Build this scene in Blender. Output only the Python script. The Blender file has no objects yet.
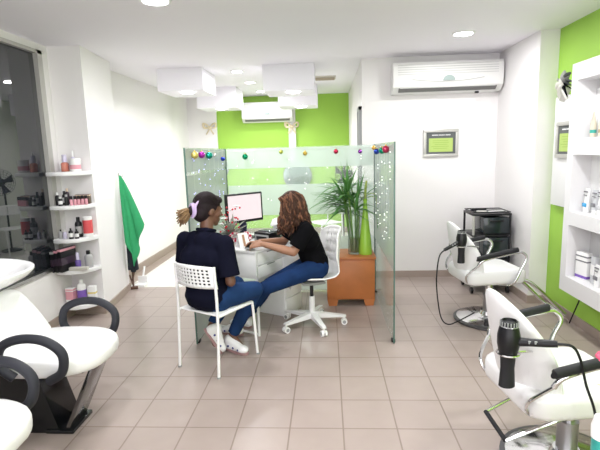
import bpy, bmesh, math, random
from mathutils import Vector, Matrix, Euler
random.seed(7)
PI = math.pi
sc = bpy.context.scene
col = sc.collection
V = Vector

# ------------------------------------------------------------------ materials
MATS = {}
def mat(name, c, rough=.5, metal=0., spec=.5, em=None, es=0., noise=0., nscale=20., bump=0., trans=0., coat=0.):
    if name in MATS: return MATS[name]
    m = bpy.data.materials.new(name); m.use_nodes = True
    nt = m.node_tree; b = nt.nodes['Principled BSDF']
    c4 = (c[0], c[1], c[2], 1)
    b.inputs['Base Color'].default_value = c4
    b.inputs['Roughness'].default_value = rough
    b.inputs['Metallic'].default_value = metal
    b.inputs['Specular IOR Level'].default_value = spec
    if trans: b.inputs['Transmission Weight'].default_value = trans
    if coat: b.inputs['Coat Weight'].default_value = coat
    if em:
        b.inputs['Emission Color'].default_value = (*em, 1); b.inputs['Emission Strength'].default_value = es
    if noise or bump:
        tc = nt.nodes.new('ShaderNodeTexCoord'); n = nt.nodes.new('ShaderNodeTexNoise')
        n.inputs['Scale'].default_value = nscale; n.inputs['Detail'].default_value = 4
        nt.links.new(tc.outputs['Object'], n.inputs['Vector'])
        if noise:
            r = nt.nodes.new('ShaderNodeMix'); r.data_type = 'RGBA'
            r.inputs[6].default_value = tuple(max(0, x*(1-noise)) for x in c)+(1,)
            r.inputs[7].default_value = tuple(min(1, x*(1+noise)) for x in c)+(1,)
            nt.links.new(n.outputs['Fac'], r.inputs[0]); nt.links.new(r.outputs[2], b.inputs['Base Color'])
        if bump:
            bp = nt.nodes.new('ShaderNodeBump'); bp.inputs['Strength'].default_value = bump; bp.inputs['Distance'].default_value = .01
            nt.links.new(n.outputs['Fac'], bp.inputs['Height']); nt.links.new(bp.outputs['Normal'], b.inputs['Normal'])
    MATS[name] = m
    return m

def glass_mat(name, tint, opac, diff=(.9,.95,.92), gloss=.08):
    """thin sheet: transparent tint mixed with a milky film and a fresnel gloss"""
    m = bpy.data.materials.new(name); m.use_nodes = True; nt = m.node_tree
    nt.nodes.clear(); N = nt.nodes.new; L = nt.links.new
    out = N('ShaderNodeOutputMaterial'); tr = N('ShaderNodeBsdfTransparent'); tr.inputs[0].default_value = (*tint, 1)
    d = N('ShaderNodeBsdfDiffuse'); d.inputs[0].default_value = (*diff, 1)
    t = N('ShaderNodeBsdfTranslucent'); t.inputs[0].default_value = (*diff, 1)
    m1 = N('ShaderNodeMixShader'); m1.inputs[0].default_value = .5; L(d.outputs[0], m1.inputs[1]); L(t.outputs[0], m1.inputs[2])
    m2 = N('ShaderNodeMixShader'); m2.inputs[0].default_value = opac; L(tr.outputs[0], m2.inputs[1]); L(m1.outputs[0], m2.inputs[2])
    g = N('ShaderNodeBsdfGlossy'); g.inputs['Roughness'].default_value = .02
    f = N('ShaderNodeLayerWeight'); f.inputs[0].default_value = .25
    mm = N('ShaderNodeMath'); mm.operation = 'MULTIPLY'; mm.inputs[1].default_value = gloss*6; mm.use_clamp = True
    L(f.outputs['Fresnel'], mm.inputs[0])
    m3 = N('ShaderNodeMixShader'); L(mm.outputs[0], m3.inputs[0]); L(m2.outputs[0], m3.inputs[1]); L(g.outputs[0], m3.inputs[2])
    L(m3.outputs[0], out.inputs[0]); MATS[name] = m
    return m

def tile_mat(name, c1, c2, mortar, phase, size, rough, mw=.005):
    m = bpy.data.materials.new(name); m.use_nodes = True; nt = m.node_tree; b = nt.nodes['Principled BSDF']
    N = nt.nodes.new; L = nt.links.new
    geo = N('ShaderNodeNewGeometry'); mp = N('ShaderNodeMapping'); mp.inputs['Location'].default_value = (-phase[0], -phase[1], 0)
    L(geo.outputs['Position'], mp.inputs[0])
    br = N('ShaderNodeTexBrick'); br.offset = 0; br.squash = 1
    br.inputs['Scale'].default_value = 1; br.inputs['Brick Width'].default_value = size; br.inputs['Row Height'].default_value = size
    br.inputs['Mortar Size'].default_value = mw; br.inputs['Mortar Smooth'].default_value = .3
    br.inputs['Color1'].default_value = (*c1, 1); br.inputs['Color2'].default_value = (*c2, 1); br.inputs['Mortar'].default_value = (*mortar, 1)
    L(mp.outputs[0], br.inputs['Vector'])
    n = N('ShaderNodeTexNoise'); n.inputs['Scale'].default_value = 6; n.inputs['Detail'].default_value = 6; L(geo.outputs['Position'], n.inputs['Vector'])
    mx = N('ShaderNodeMix'); mx.data_type = 'RGBA'; mx.blend_type = 'MULTIPLY'; mx.inputs[0].default_value = .25
    cr = N('ShaderNodeValToRGB'); cr.color_ramp.elements[0].color = (.75, .73, .72, 1); cr.color_ramp.elements[0].position = .3; cr.color_ramp.elements[1].position = .7
    L(n.outputs['Fac'], cr.inputs[0]); L(br.outputs['Color'], mx.inputs[6]); L(cr.outputs[0], mx.inputs[7]); L(mx.outputs[2], b.inputs['Base Color'])
    bp = N('ShaderNodeBump'); bp.inputs['Strength'].default_value = .25; bp.inputs['Distance'].default_value = .003; bp.invert = True
    L(br.outputs['Fac'], bp.inputs['Height']); L(bp.outputs['Normal'], b.inputs['Normal'])
    b.inputs['Roughness'].default_value = rough
    MATS[name] = m
    return m

WALL = mat('wall_paint', (.83, .81, .805), .75, noise=.015, nscale=3, bump=.02)
CEIL = mat('ceiling_paint', (.87, .85, .90), .8, noise=.015, nscale=2)
GREEN = mat('green_paint', (.33, .58, .075), .65, noise=.03, nscale=4)
BASE = mat('taupe_tile', (.36, .29, .25), .4, noise=.06, nscale=8)
FLOOR = tile_mat('floor_tiles', (.395, .325, .293), (.375, .308, .278), (.25, .195, .165), (.064, .284), .3, .28)
FLOORW = tile_mat('white_floor_tiles', (.82, .80, .76), (.80, .78, .74), (.70, .68, .65), (.064, .284), .3, .25)
WHITE = mat('white_lacquer', (.85, .85, .85), .35)
WPLAST = mat('white_plastic', (.86, .86, .85), .4)
WMETAL = mat('white_metal', (.82, .82, .82), .35)
WLEATH = mat('white_leather', (.78, .775, .775), .45, bump=.05, nscale=120)
BLACK = mat('black_plastic', (.008, .008, .010), .35, spec=.35)
BLACKR = mat('black_rubber', (.014, .014, .017), .55, spec=.35)
GREYARM = mat('dark_arm_foam', (.024, .025, .033), .55, spec=.3)
CHROME = mat('chrome', (.75, .75, .76), .12, metal=1)
STEEL = mat('brushed_steel', (.42, .42, .43), .35, metal=1)
DISCRIM = mat('dark_steel_rim', (.11, .11, .115), .35, metal=.6)
WOOD = mat('cherry_wood', (.50, .17, .05), .4, noise=.22, nscale=6)
WOODD = mat('dark_wood', (.10, .045, .025), .45, noise=.3, nscale=12)
GREYF = mat('grey_frame', (.30, .31, .31), .4)
SILVER = mat('silver_frame', (.52, .51, .48), .35, metal=.3)
LIME = mat('lime_card', (.43, .57, .15), .6)
TEXT = mat('white_print', (.85, .85, .85), .6)
LINE = mat('olive_print', (.25, .42, .06), .6)
GOLD = mat('gold', (.80, .55, .16), .25, metal=.9)
LAMP = mat('lamp_diffuser', (1, 1, 1), .5, em=(1, 1, 1), es=30)
SKIN1 = mat('deep_brown_skin', (.13, .058, .034), .5, noise=.08, nscale=40)
SKIN2 = mat('tan_skin', (.33, .165, .098), .5, noise=.06, nscale=40)
HAIR1 = mat('dark_hair', (.014, .008, .010), .6, spec=.2, noise=.5, nscale=60)
HAIR1B = mat('bleached_hair', (.22, .13, .06), .5, noise=.5, nscale=60)
HAIR2 = mat('brown_hair', (.050, .022, .013), .6, spec=.25, noise=.6, nscale=35)
HAIR2B = mat('copper_hair', (.17, .072, .038), .55, spec=.3, noise=.4, nscale=45)
NAVY = mat('navy_cloth', (.0055, .006, .015), .95, spec=.08, bump=.2, nscale=30)
BLKCLOTH = mat('black_cloth', (.004, .004, .005), .95, spec=.08, bump=.2, nscale=30)
DENIM = mat('denim', (.012, .036, .108), .9, spec=.12, noise=.45, nscale=9, bump=.15)
DENIM2 = mat('dark_denim', (.009, .028, .092), .9, spec=.12, noise=.45, nscale=9, bump=.15)
SHOE = mat('white_shoe', (.82, .82, .83), .5)
SOLE = mat('mauve_sole', (.33, .20, .20), .7)
LILAC = mat('lilac_satin', (.55, .42, .68), .45)
TOWELG = mat('green_towel', (.035, .36, .14), .9, noise=.12, nscale=25, bump=.35)
EYEW = mat('eye_white', (.8, .8, .8), .2)
LIP = mat('lip', (.30, .10, .09), .5)
LEAF = mat('leaf_green', (.085, .25, .055), .45, noise=.45, nscale=8)
LEAFY = mat('leaf_yellow', (.36, .45, .10), .5, noise=.25, nscale=8)
STALK = mat('bamboo_stalk', (.13, .26, .05), .45, noise=.3, nscale=14)
LIMEV = mat('lime_ceramic', (.33, .60, .06), .25, noise=.06, nscale=5)
SCREEN = mat('lit_screen', (.05, .05, .05), .3, em=(1, .86, .88), es=1.2)
SMOKED = mat('smoked_plastic', (.012, .02, .024), .12, spec=.6)
AC = mat('ac_plastic', (.80, .80, .78), .4)
ACLINE = mat('ac_grille', (.55, .55, .54), .5)
ACDARK = mat('ac_slot', (.16, .16, .155), .5)
LOGOG = mat('grey_green_badge', (.34, .42, .40), .4)
BEIGE = mat('beige_wood', (.62, .53, .42), .5, noise=.1, nscale=8)
def plain(name, c, r=.4, m=0.): return mat(name, c, r, m)
NIGHT = mat('dark_window_glass', (.016, .019, .023), .015, spec=1.0)
NIGHT.node_tree.nodes['Principled BSDF'].inputs['IOR'].default_value = 1.5
CLEAR = glass_mat('clear_sheet', (.965, .99, .975), .13, (.88, .96, .92))
FROST = glass_mat('frosted_film', (.97, .99, .98), .60, (.90, .98, .94))
FROSTS = glass_mat('half_frosted_film', (.965, .99, .975), .40, (.91, .98, .945))
VGLASS = glass_mat('vase_glass', (.93, .96, .94), .06, (.9, .95, .92), .12)
EDGE = mat('glass_edge', (.07, .14, .115), .2)
MIRRG = mat('grey_mirror', (.45, .50, .50), .12, metal=1)

# ------------------------------------------------------------------ mesh builder
class B:
    def __init__(s): s.bm = bmesh.new(); s.mats = []; s.cur = 0
    def use(s, m):
        if m not in s.mats: s.mats.append(m)
        s.cur = s.mats.index(m); return s
    def _fin(s, faces):
        for f in faces: f.material_index = s.cur
    def geom(s, verts, faces):
        vs = [s.bm.verts.new(v) for v in verts]; out = []
        for f in faces:
            try: out.append(s.bm.faces.new([vs[i] for i in f]))
            except ValueError: pass
        s._fin(out); return s
    def box(s, c, d, rot=None, bev=0, seg=2):
        b = bmesh.new(); bmesh.ops.create_cube(b, size=1)
        bmesh.ops.scale(b, vec=V(d), verts=b.verts)
        if bev: bmesh.ops.bevel(b, geom=list(b.edges), offset=min(bev, min(d)*.49), segments=seg, profile=.5, affect='EDGES')
        if rot is not None: bmesh.ops.transform(b, matrix=rot.to_matrix().to_4x4() if not isinstance(rot, Matrix) else rot.to_4x4(), verts=b.verts)
        bmesh.ops.translate(b, vec=V(c), verts=b.verts); return s._merge(b)
    def box2(s, a, b, bev=0):
        a, b = V(a), V(b); return s.box((a+b)/2, [abs(x) for x in (b-a)], bev=bev)
    def _merge(s, b):
        b.verts.index_update(); vs = [s.bm.verts.new(v.co) for v in b.verts]
        for f in b.faces:
            try:
                nf = s.bm.faces.new([vs[v.index] for v in f.verts]); nf.material_index = s.cur
            except ValueError: pass
        b.free(); return s
    def cyl(s, p0, p1, r0, r1=None, seg=16, cap=True):
        r1 = r0 if r1 is None else r1
        p0, p1 = V(p0), V(p1); d = (p1-p0)
        z = d.normalized(); x = z.orthogonal().normalized(); y = z.cross(x)
        vs = []
        for p, r in ((p0, r0), (p1, r1)):
            for i in range(seg):
                a = 2*PI*i/seg; vs.append(p+x*r*math.cos(a)+y*r*math.sin(a))
        fs = [(i, (i+1) % seg, seg+(i+1) % seg, seg+i) for i in range(seg)]
        if cap: fs += [tuple(range(seg-1, -1, -1)), tuple(range(seg, 2*seg))]
        return s.geom(vs, fs)
    def tube(s, pts, r, seg=8, closed=False, smooth=0, flat=1.):
        pts = [V(p) for p in pts]; rs = r if isinstance(r, (list, tuple)) else [r]*len(pts)
        if smooth:
            P, R = [], []; n = len(pts)
            rng = n if closed else n-1
            for i in range(rng):
                g = lambda k: pts[k % n] if closed else pts[max(0, min(n-1, k))]
                gr = lambda k: rs[k % n] if closed else rs[max(0, min(n-1, k))]
                a, b, c, d = g(i-1), g(i), g(i+1), g(i+2)
                for k in range(smooth):
                    t = k/smooth
                    P.append(.5*((2*b)+(c-a)*t+(2*a-5*b+4*c-d)*t*t+(3*b-a-3*c+d)*t**3)); R.append(gr(i)*(1-t)+gr(i+1)*t)
            if not closed: P.append(pts[-1]); R.append(rs[-1])
            pts, rs = P, R
        n = len(pts); vs = []; up = None
        for i, p in enumerate(pts):
            t = (pts[(i+1) % n]-pts[i-1]) if closed else (pts[min(n-1, i+1)]-pts[max(0, i-1)])
            t = t.normalized() if t.length > 1e-9 else V((0, 0, 1))
            if up is None: up = t.orthogonal().normalized()
            up = (up-t*up.dot(t)); up = up.normalized() if up.length > 1e-6 else t.orthogonal().normalized()
            w = t.cross(up)
            for k in range(seg):
                a = 2*PI*k/seg; vs.append(p+up*rs[i]*math.cos(a)*flat+w*rs[i]*math.sin(a))
        fs = []
        for i in range(n if closed else n-1):
            j = (i+1) % n
            for k in range(seg): fs.append((i*seg+k, i*seg+(k+1) % seg, j*seg+(k+1) % seg, j*seg+k))
        if not closed: fs += [tuple(range(seg-1, -1, -1)), tuple((n-1)*seg+k for k in range(seg))]
        return s.geom(vs, fs)
    def lathe(s, prof, c=(0, 0, 0), seg=24, axis=None):
        c = V(c); M = V((0, 0, 1)).rotation_difference(V(axis)).to_matrix() if axis is not None else Matrix.Identity(3)
        vs = []; idx = []
        for r, z in prof:
            if r < 1e-6: idx.append([len(vs)]); vs.append(c+M @ V((0, 0, z)))
            else:
                idx.append(list(range(len(vs), len(vs)+seg)))
                for k in range(seg): a = 2*PI*k/seg; vs.append(c+M @ V((r*math.cos(a), r*math.sin(a), z)))
        fs = []
        for a, b in zip(idx, idx[1:]):
            for k in range(seg):
                k2 = (k+1) % seg
                if len(a) == 1 and len(b) == 1: continue
                if len(a) == 1: fs.append((a[0], b[k2], b[k]))
                elif len(b) == 1: fs.append((a[k], a[k2], b[0]))
                else: fs.append((a[k], a[k2], b[k2], b[k]))
        return s.geom(vs, fs)
    def ell(s, c, r, M=None, seg=16, rings=10):
        r = (r, r, r) if isinstance(r, (int, float)) else r
        b = bmesh.new(); bmesh.ops.create_uvsphere(b, u_segments=seg, v_segments=rings, radius=1)
        bmesh.ops.scale(b, vec=V(r), verts=b.verts)
        if M is not None: bmesh.ops.transform(b, matrix=M.to_4x4(), verts=b.verts)
        bmesh.ops.translate(b, vec=V(c), verts=b.verts); return s._merge(b)
    def cap(s, p0, p1, r0, r1=None, sub=2):
        """rounded tapered limb: hull of two balls"""
        r1 = r0 if r1 is None else r1; b = bmesh.new()
        for p, r in ((p0, r0), (p1, r1)):
            bmesh.ops.create_icosphere(b, subdivisions=sub, radius=r, matrix=Matrix.Translation(V(p)))
        h = bmesh.ops.convex_hull(b, input=list(b.verts))
        bmesh.ops.delete(b, geom=[g for g in set(h['geom_interior']+h['geom_unused']) if isinstance(g, bmesh.types.BMVert)], context='VERTS')
        return s._merge(b)
    def prism(s, poly, z0, z1, M=None, bev=0):
        b = bmesh.new(); n = len(poly)
        vs = [b.verts.new((x, y, z0)) for x, y in poly]+[b.verts.new((x, y, z1)) for x, y in poly]
        b.faces.new(vs[:n][::-1]); b.faces.new(vs[n:])
        for i in range(n): b.faces.new((vs[i], vs[(i+1) % n], vs[n+(i+1) % n], vs[n+i]))
        bmesh.ops.recalc_face_normals(b, faces=b.faces)
        if bev:
            ed = [e for e in b.edges if abs(e.verts[0].co.z-e.verts[1].co.z) < 1e-6]
            bmesh.ops.bevel(b, geom=ed, offset=bev, segments=3, profile=.5, affect='EDGES')
        if M is not None: bmesh.ops.transform(b, matrix=M, verts=b.verts)
        return s._merge(b)
    def grid(s, fn, nu, nv, skip=None, us=None, vs_=None):
        us = us or [i/nu for i in range(nu+1)]; vv = vs_ or [j/nv for j in range(nv+1)]
        vs = [fn(u, v) for v in vv for u in us]; w = len(us); fs = []
        for j in range(len(vv)-1):
            for i in range(w-1):
                if skip and skip(i, j): continue
                fs.append((j*w+i, j*w+i+1, (j+1)*w+i+1, (j+1)*w+i))
        return s.geom(vs, fs)

def finish(me, ang=40):
    me.polygons.foreach_set('use_smooth', [True]*len(me.polygons))
    try: me.set_sharp_from_angle(angle=math.radians(ang))
    except Exception: pass

def obj(name, b, m, parent=None, ang=40, world=True, keep=False):
    """link one builder as one mesh object; children get coordinates local to their root"""
    bmesh.ops.recalc_face_normals(b.bm, faces=b.bm.faces)
    me = bpy.data.meshes.new(name); b.bm.to_mesh(me); b.bm.free()
    for mm in (b.mats if b.mats else [m]): me.materials.append(mm)
    o = bpy.data.objects.new(name, me); col.objects.link(o)
    off = V((0, 0, 0))
    if parent is not None:
        o.parent = parent
        if world:
            p = parent
            while p: off += p.location; p = p.parent
    elif not keep and len(me.vertices):
        lo = V((min(v.co[i] for v in me.vertices) for i in range(3))); hi = V((max(v.co[i] for v in me.vertices) for i in range(3)))
        off = V(((lo.x+hi.x)/2, (lo.y+hi.y)/2, lo.z)); o.location = off
    if off.length > 0: me.transform(Matrix.Translation(-off))
    finish(me, ang)
    return o

def tag(o, label, cat, group=None):
    o['label'] = label; o['category'] = cat
    if group: o['group'] = group
    return o
def thing(name, label, cat, loc=(0, 0, 0), rz=0, group=None):
    o = bpy.data.objects.new(name, None); col.objects.link(o); o.location = loc; o.rotation_euler = (0, 0, rz)
    o.empty_display_size = .05
    return tag(o, label, cat, group)
def struct(name, b, m, ang=30):
    o = obj(name, b, m, ang=ang, keep=True); o['kind'] = 'structure'; return o
def solo(name, b, m, label, cat, group=None, ang=40): return tag(obj(name, b, m, ang=ang), label, cat, group)
def plabel(o, l): o['label'] = l; return o
def copy_tree(o, parent=None):
    c = o.copy(); col.objects.link(c)
    if parent is not None: c.parent = parent
    for ch in list(o.children): copy_tree(ch, c)
    return c
def blob(name, b, m, parent, voxel=.008, it=6, fac=.5):
    """fuse the builder's overlapping shapes into one continuous skin"""
    o = obj(name+'_tmp', b, m, keep=True)
    md = o.modifiers.new('r', 'REMESH'); md.mode = 'VOXEL'; md.voxel_size = voxel
    ms = o.modifiers.new('s', 'SMOOTH'); ms.iterations = it; ms.factor = fac
    dg = bpy.context.evaluated_depsgraph_get(); dg.update()
    me = bpy.data.meshes.new_from_object(o.evaluated_get(dg)); me.name = name
    old = o.data; bpy.data.objects.remove(o); bpy.data.meshes.remove(old)
    me.materials.clear(); me.materials.append(m)
    n = bpy.data.objects.new(name, me); col.objects.link(n)
    if parent is not None:
        n.parent = parent; off = V((0, 0, 0)); p = parent
        while p: off += p.location; p = p.parent
        me.transform(Matrix.Translation(-off))
    finish(me, 180)
    return n

# ------------------------------------------------------------------ camera
F_ = 461.0; PIT, ROL, YAW = [math.radians(a) for a in (9.10, -1.68, -3.50)]; CH = 1.545
cp, sp, cy_, sy_ = math.cos(PIT), math.sin(PIT), math.cos(YAW), math.sin(YAW)
fw = V((sy_*cp, cy_*cp, -sp)); rt = V((cy_, -sy_, 0)); up = rt.cross(fw)
R_ = rt*math.cos(ROL)+up*math.sin(ROL); U_ = -rt*math.sin(ROL)+up*math.cos(ROL)
cd = bpy.data.cameras.new('camera'); cam = bpy.data.objects.new('camera', cd); col.objects.link(cam)
cd.sensor_fit = 'HORIZONTAL'; cd.sensor_width = 36; cd.lens = F_/600*36; cd.clip_start = .02
cam.matrix_world = Matrix(((R_.x, U_.x, -fw.x, 0), (R_.y, U_.y, -fw.y, 0), (R_.z, U_.z, -fw.z, CH), (0, 0, 0, 1)))
sc.camera = cam

# ------------------------------------------------------------------ the room
ZC = 2.56; XR = 2.12; YB = 5.49; XL = -2.55; YF = 8.65; Y0 = -1.6
b = B(); b.box2((-2.9, Y0, -.1), (2.3, 5.19, 0)); b.box2((.42, 5.19, -.1), (2.3, YF+.1, 0)); struct('floor', b, FLOOR)
b = B(); b.box2((-2.9, 5.19, -.1), (.42, YF+.1, 0)); struct('floor', b, FLOORW)
b = B(); b.box2((-2.9, Y0, ZC), (2.4, YF+.1, ZC+.1)); struct('ceiling', b, CEIL)
b = B(); b.box2((XL-.15, Y0, 0), (XL, 4.3, .52)); b.box2((XL-.15, 4.2, .52), (XL, 4.3, ZC)); b.box2((XL-.15, Y0, 2.50), (XL, 4.2, ZC))
struct('wall_left', b, WALL)
b = B(); b.geom([(XL-.15, 4.3, 0), (-2.235, 4.3, 0), (-2.33, 5.1, 0), (XL-.15, 5.1, 0), (XL-.15, 4.3, ZC), (-2.235, 4.3, ZC), (-2.33, 5.1, ZC), (XL-.15, 5.1, ZC)],
    [(0, 1, 5, 4), (1, 2, 6, 5), (2, 3, 7, 6), (3, 0, 4, 7), (0, 3, 2, 1), (4, 5, 6, 7)])
struct('wall_left_pillar', b, WALL)
b = B(); b.box2((XL-.15, 5.1, 0), (XL, YF, ZC)); struct('wall_left_far', b, WALL)
b = B(); b.box2((XL-.15, YF, 0), (.57, YF+.12, ZC)); struct('wall_far', b, GREEN)
b = B(); b.box2((.42, YB+.15, 0), (.57, YF, ZC)); struct('wall_passage', b, WALL)
b = B(); b.box2((.42, YB, 0), (XR+.15, YB+.15, ZC)); struct('wall_back', b, WALL)
b = B(); b.box2((XR, Y0, 0), (XR+.15, 4.49, ZC)); struct('wall_right', b, GREEN)
b = B(); b.box2((1.95, 4.49, 0), (XR+.15, YB, ZC)); struct('wall_right_pillar', b, WALL)
# baseboards
b = B(); b.geom([(XL, 4.285, 0), (-2.22, 4.285, 0), (-2.318, 5.112, 0), (XL, 5.112, 0), (XL, 4.285, .08), (-2.22, 4.285, .08), (-2.318, 5.112, .08), (XL, 5.112, .08)],
    [(0, 1, 5, 4), (1, 2, 6, 5), (2, 3, 7, 6), (4, 5, 6, 7)]); struct('baseboard_left_pillar', b, BASE)
b = B(); b.box2((XL, Y0, 0), (XL+.012, 4.285, .08)); struct('baseboard_left', b, BASE)
b = B(); b.box2((XL, 5.112, 0), (XL+.012, YF, .11)); b.box2((XL, 5.19, 0), (XL+.15, YF, .006)); struct('baseboard_left_far', b, BASE)
b = B(); b.box2((.42, YB-.012, 0), (1.94, YB, .08)); struct('baseboard_back', b, BASE)
b = B(); b.box2((XR-.012, Y0, 0), (XR, 4.478, .08)); struct('baseboard_right', b, BASE)
b = B(); b.box2((1.938, 4.478, 0), (XR, 4.49, .08)); b.box2((1.938, 4.49, 0), (1.95, YB-.012, .08)); struct('baseboard_right_pillar', b, BASE)
b = B(); b.box2((XL+.012, YF-.012, 0), (.42, YF, .11)); struct('baseboard_far', b, BASE)
# white uprights on the far green wall
for i, x in enumerate((-2.08, -.62)):
    b = B(); b.box2((x-.065, YF-.05, 0), (x+.065, YF, ZC)); struct('trim_%d' % (i+1), b, WALL)
b = B(); b.box2((XL, YF-.045, 0), (-2.144, YF, ZC)); struct('wall_far_left', b, WALL)
# slim grey door frame on the passage edge
b = B(); b.box2((.385, YB+.06, 0), (.42, YB+.11, 2.04)); b.box2((.385, YB+.35, 0), (.42, YB+.39, 2.04)); b.box2((.385, YB+.06, 2.0), (.42, YB+.39, 2.04)); struct('door_1', b, GREYF)
# dark shop window on the left
b = B(); b.box2((XL-.06, Y0, .53), (XL-.03, 4.14, 2.49)); w = struct('window_1', b, NIGHT)
b = B(); b.use(SILVER).box2((XL-.08, 4.13, .52), (XL+.012, 4.2, 2.5)); b.box2((XL-.08, Y0, 2.47), (XL+.012, 4.2, 2.5)); b.use(STEEL).box2((XL-.08, Y0, .515), (XL+.014, 4.2, .545)); struct('trim_3', b, SILVER)

# dropped ceiling boxes at the back, each with a lit panel underneath
def cbox(x0, x1, y0, y1, z, label):
    t = thing('ceiling_box', label, 'ceiling box', ((x0+x1)/2, (y0+y1)/2, z), group='dropped boxes on the back ceiling')
    b = B(); b.box2((x0, y0, z), (x1, y1, ZC)); obj('body', b, CEIL, t)
    cx, cy = (x0+x1)/2+.04, y0+.16
    b = B(); b.cyl((cx, cy, z-.012), (cx, cy, z), .075, .085, 24); obj('lamp_diffuser', b, LAMP, t)
cbox(-2.0, -1.45, 5.6, 6.25, 2.30, 'white ceiling box nearest the left wall, front row')
cbox(-.735, -.126, 5.62, 6.25, 2.26, 'white ceiling box front row, right of the gap with downlights')
cbox(-2.0, -1.38, 7.3, 7.9, 2.25, 'white ceiling box back row, left of the far air conditioner')
cbox(-.73, -.126, 7.3, 7.9, 2.24, 'white ceiling box back row, over the right end of far air conditioner')

def downlight(x, y, r, label):
    t = thing('ceiling_light', label, 'ceiling light', (x, y, ZC-.012), group='round recessed downlights')
    b = B(); b.lathe([(r, 0), (r*1.22, .003), (r*1.22, .0118), (r, .0118)], (x, y, ZC-.012)); obj('frame', b, WHITE, t)
    b = B(); b.cyl((x, y, ZC-.010), (x, y, ZC-.001), r*.97, seg=24); obj('lamp_diffuser', b, LAMP, t)
downlight(-1.11, 3.19, .085, 'big round downlight at the top edge, above the seated pair')
downlight(1.26, 4.48, .085, 'round downlight in front of the large air conditioner')
downlight(-1.10, 5.96, .07, 'first of three small downlights running back between the ceiling boxes')
downlight(-1.09, 6.91, .07, 'middle of three small downlights running back between the ceiling boxes')
downlight(-1.08, 7.95, .07, 'farthest of three small downlights running back between the ceiling boxes')

t = thing('ceiling_vent', 'narrow brownish air vent on the back ceiling', 'vent', (.0, 6.72, ZC-.02))
b = B(); b.box2((-.15, 6.60, ZC-.02), (.15, 6.84, ZC-.001)); obj('frame', b, mat('vent_frame', (.62, .58, .5), .5), t)
for k in range(4):
    b = B(); b.box((0, 6.64+k*.053, ZC-.024), (.27, .03, .012), Euler((.5, 0, 0))); obj('slat', b, mat('vent_slat', (.42, .36, .26), .5), t)

# ------------------------------------------------------------------ air conditioners
def aircon(x0, x1, yw, z0, z1, d, label, fine=True):
    t = thing('air_conditioner', label, 'air conditioner', ((x0+x1)/2, yw, z0)); W = x1-x0; H = z1-z0
    sec = [(0, 0), (-d*.55, 0), (-d*.93, H*.2), (-d, H*.45), (-d*.97, H*.9), (-d*.85, H), (0, H)]
    M = Matrix(((0, 0, 1, x0), (1, 0, 0, yw-.001), (0, 1, 0, z0), (0, 0, 0, 1)))
    b = B(); b.prism(sec, .0, W, M); obj('housing', b, AC, t, 25)
    for sx in (x0-.004, x1-.018):
        b = B(); b.prism([(y*1.02-.002, z) for y, z in sec], 0, .022, Matrix(((0, 0, 1, sx), (1, 0, 0, yw-.001), (0, 1, 0, z0), (0, 0, 0, 1)))); obj('end_cap', b, AC, t, 25)
    for k in range(5):
        b = B(); zz = z0+H*(.60+k*.075); b.box(((x0+x1)/2, yw-d*.985, zz), (W*.92, .006, .006)); obj('grille_slat', b, ACLINE, t)
    b = B(); b.box(((x0+x1)/2, yw-d*.80, z0+H*.105), (W*.90, .055, .014), Euler((-.62, 0, 0))); obj('air_outlet', b, ACDARK, t)
    b = B(); b.box(((x0+x1)/2, yw-d*.83, z0+H*.135), (W*.88, .05, .006), Euler((-.5, 0, 0))); obj('louver', b, AC, t)
    b = B(); n = 24
    b.tube([((x0+x1)/2+W*(i/n-.5)*.66, yw-d*1.005, z0+H*.34+H*.1*(2*i/n-1)**2) for i in range(n+1)], .004, 6); obj('trim_line', b, ACLINE, t)
    b = B(); c = V(((x0+x1)/2+W*.01, yw-d*1.0, z0+H*.37)); r = W*.055
    b.prism([(r*math.cos(a*PI/12), r*.85*math.sin(a*PI/12)) for a in range(13)], 0, .008, Matrix(((1, 0, 0, c.x), (0, 0, -1, c.y), (0, 1, 0, c.z), (0, 0, 0, 1)))); obj('badge', b, LOGOG, t)
    if fine:
        b = B(); b.box((x0+W*.78, yw-d*.7, z0-.010), (.04, .03, .022), bev=.004); plabel(obj('sensor', b, BLACK, t), 'small black sensor under the case')
    return t
aircon(.75, 1.92, YB, 2.14, 2.465, .21, 'large white wall air conditioner above the framed sign')
aircon(-1.5, -.60, YF, 2.08, 2.43, .24, 'distant white air conditioner on the far green wall', False)

# ------------------------------------------------------------------ framed signs
def sign(M, label, group=None):
    """M maps local x (right), y (up), z (out of the wall)"""
    t = thing('framed_sign', label, 'framed sign', M.translation, group=group)
    t.location = M.translation; W, H = .40, .315
    b = B()
    for c, d in (((0, H/2-.018, .012), (W, .036, .024)), ((0, -H/2+.018, .012), (W, .036, .024)), ((-W/2+.018, 0, .012), (.036, H-.072, .024)), ((W/2-.018, 0, .012), (.036, H-.072, .024))):
        b.box(c, d, bev=.006)
    bmesh.ops.transform(b.bm, matrix=M, verts=b.bm.verts); obj('frame', b, SILVER, t)
    b = B(); b.box((0, 0, .008), (W-.07, H-.07, .010)); bmesh.ops.transform(b.bm, matrix=M, verts=b.bm.verts); obj('mount', b, mat('slate_card', (.10, .108, .108), .5), t)
    b = B(); b.box((0, -.022, .0145), (W-.13, H-.16, .003)); bmesh.ops.transform(b.bm, matrix=M, verts=b.bm.verts); obj('lime_card', b, LIME, t)
    b = B(); random.seed(3)
    x = -.095
    for wd in (.058, .062, .052):            # the illegible white heading: three short words
        k = x
        while k < x+wd: b.box((k, H/2-.067, .0145), (.008, .011, .003)); k += .0115
        x += wd+.016
    bmesh.ops.transform(b.bm, matrix=M, verts=b.bm.verts); obj('heading', b, TEXT, t)
    b = B()
    for k in range(5):
        b.box((random.uniform(-.01, .01), .028-k*.022, .0165), (random.uniform(.14, .21), .004, .001))
    bmesh.ops.transform(b.bm, matrix=M, verts=b.bm.verts); obj('text_lines', b, LINE, t)
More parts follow.
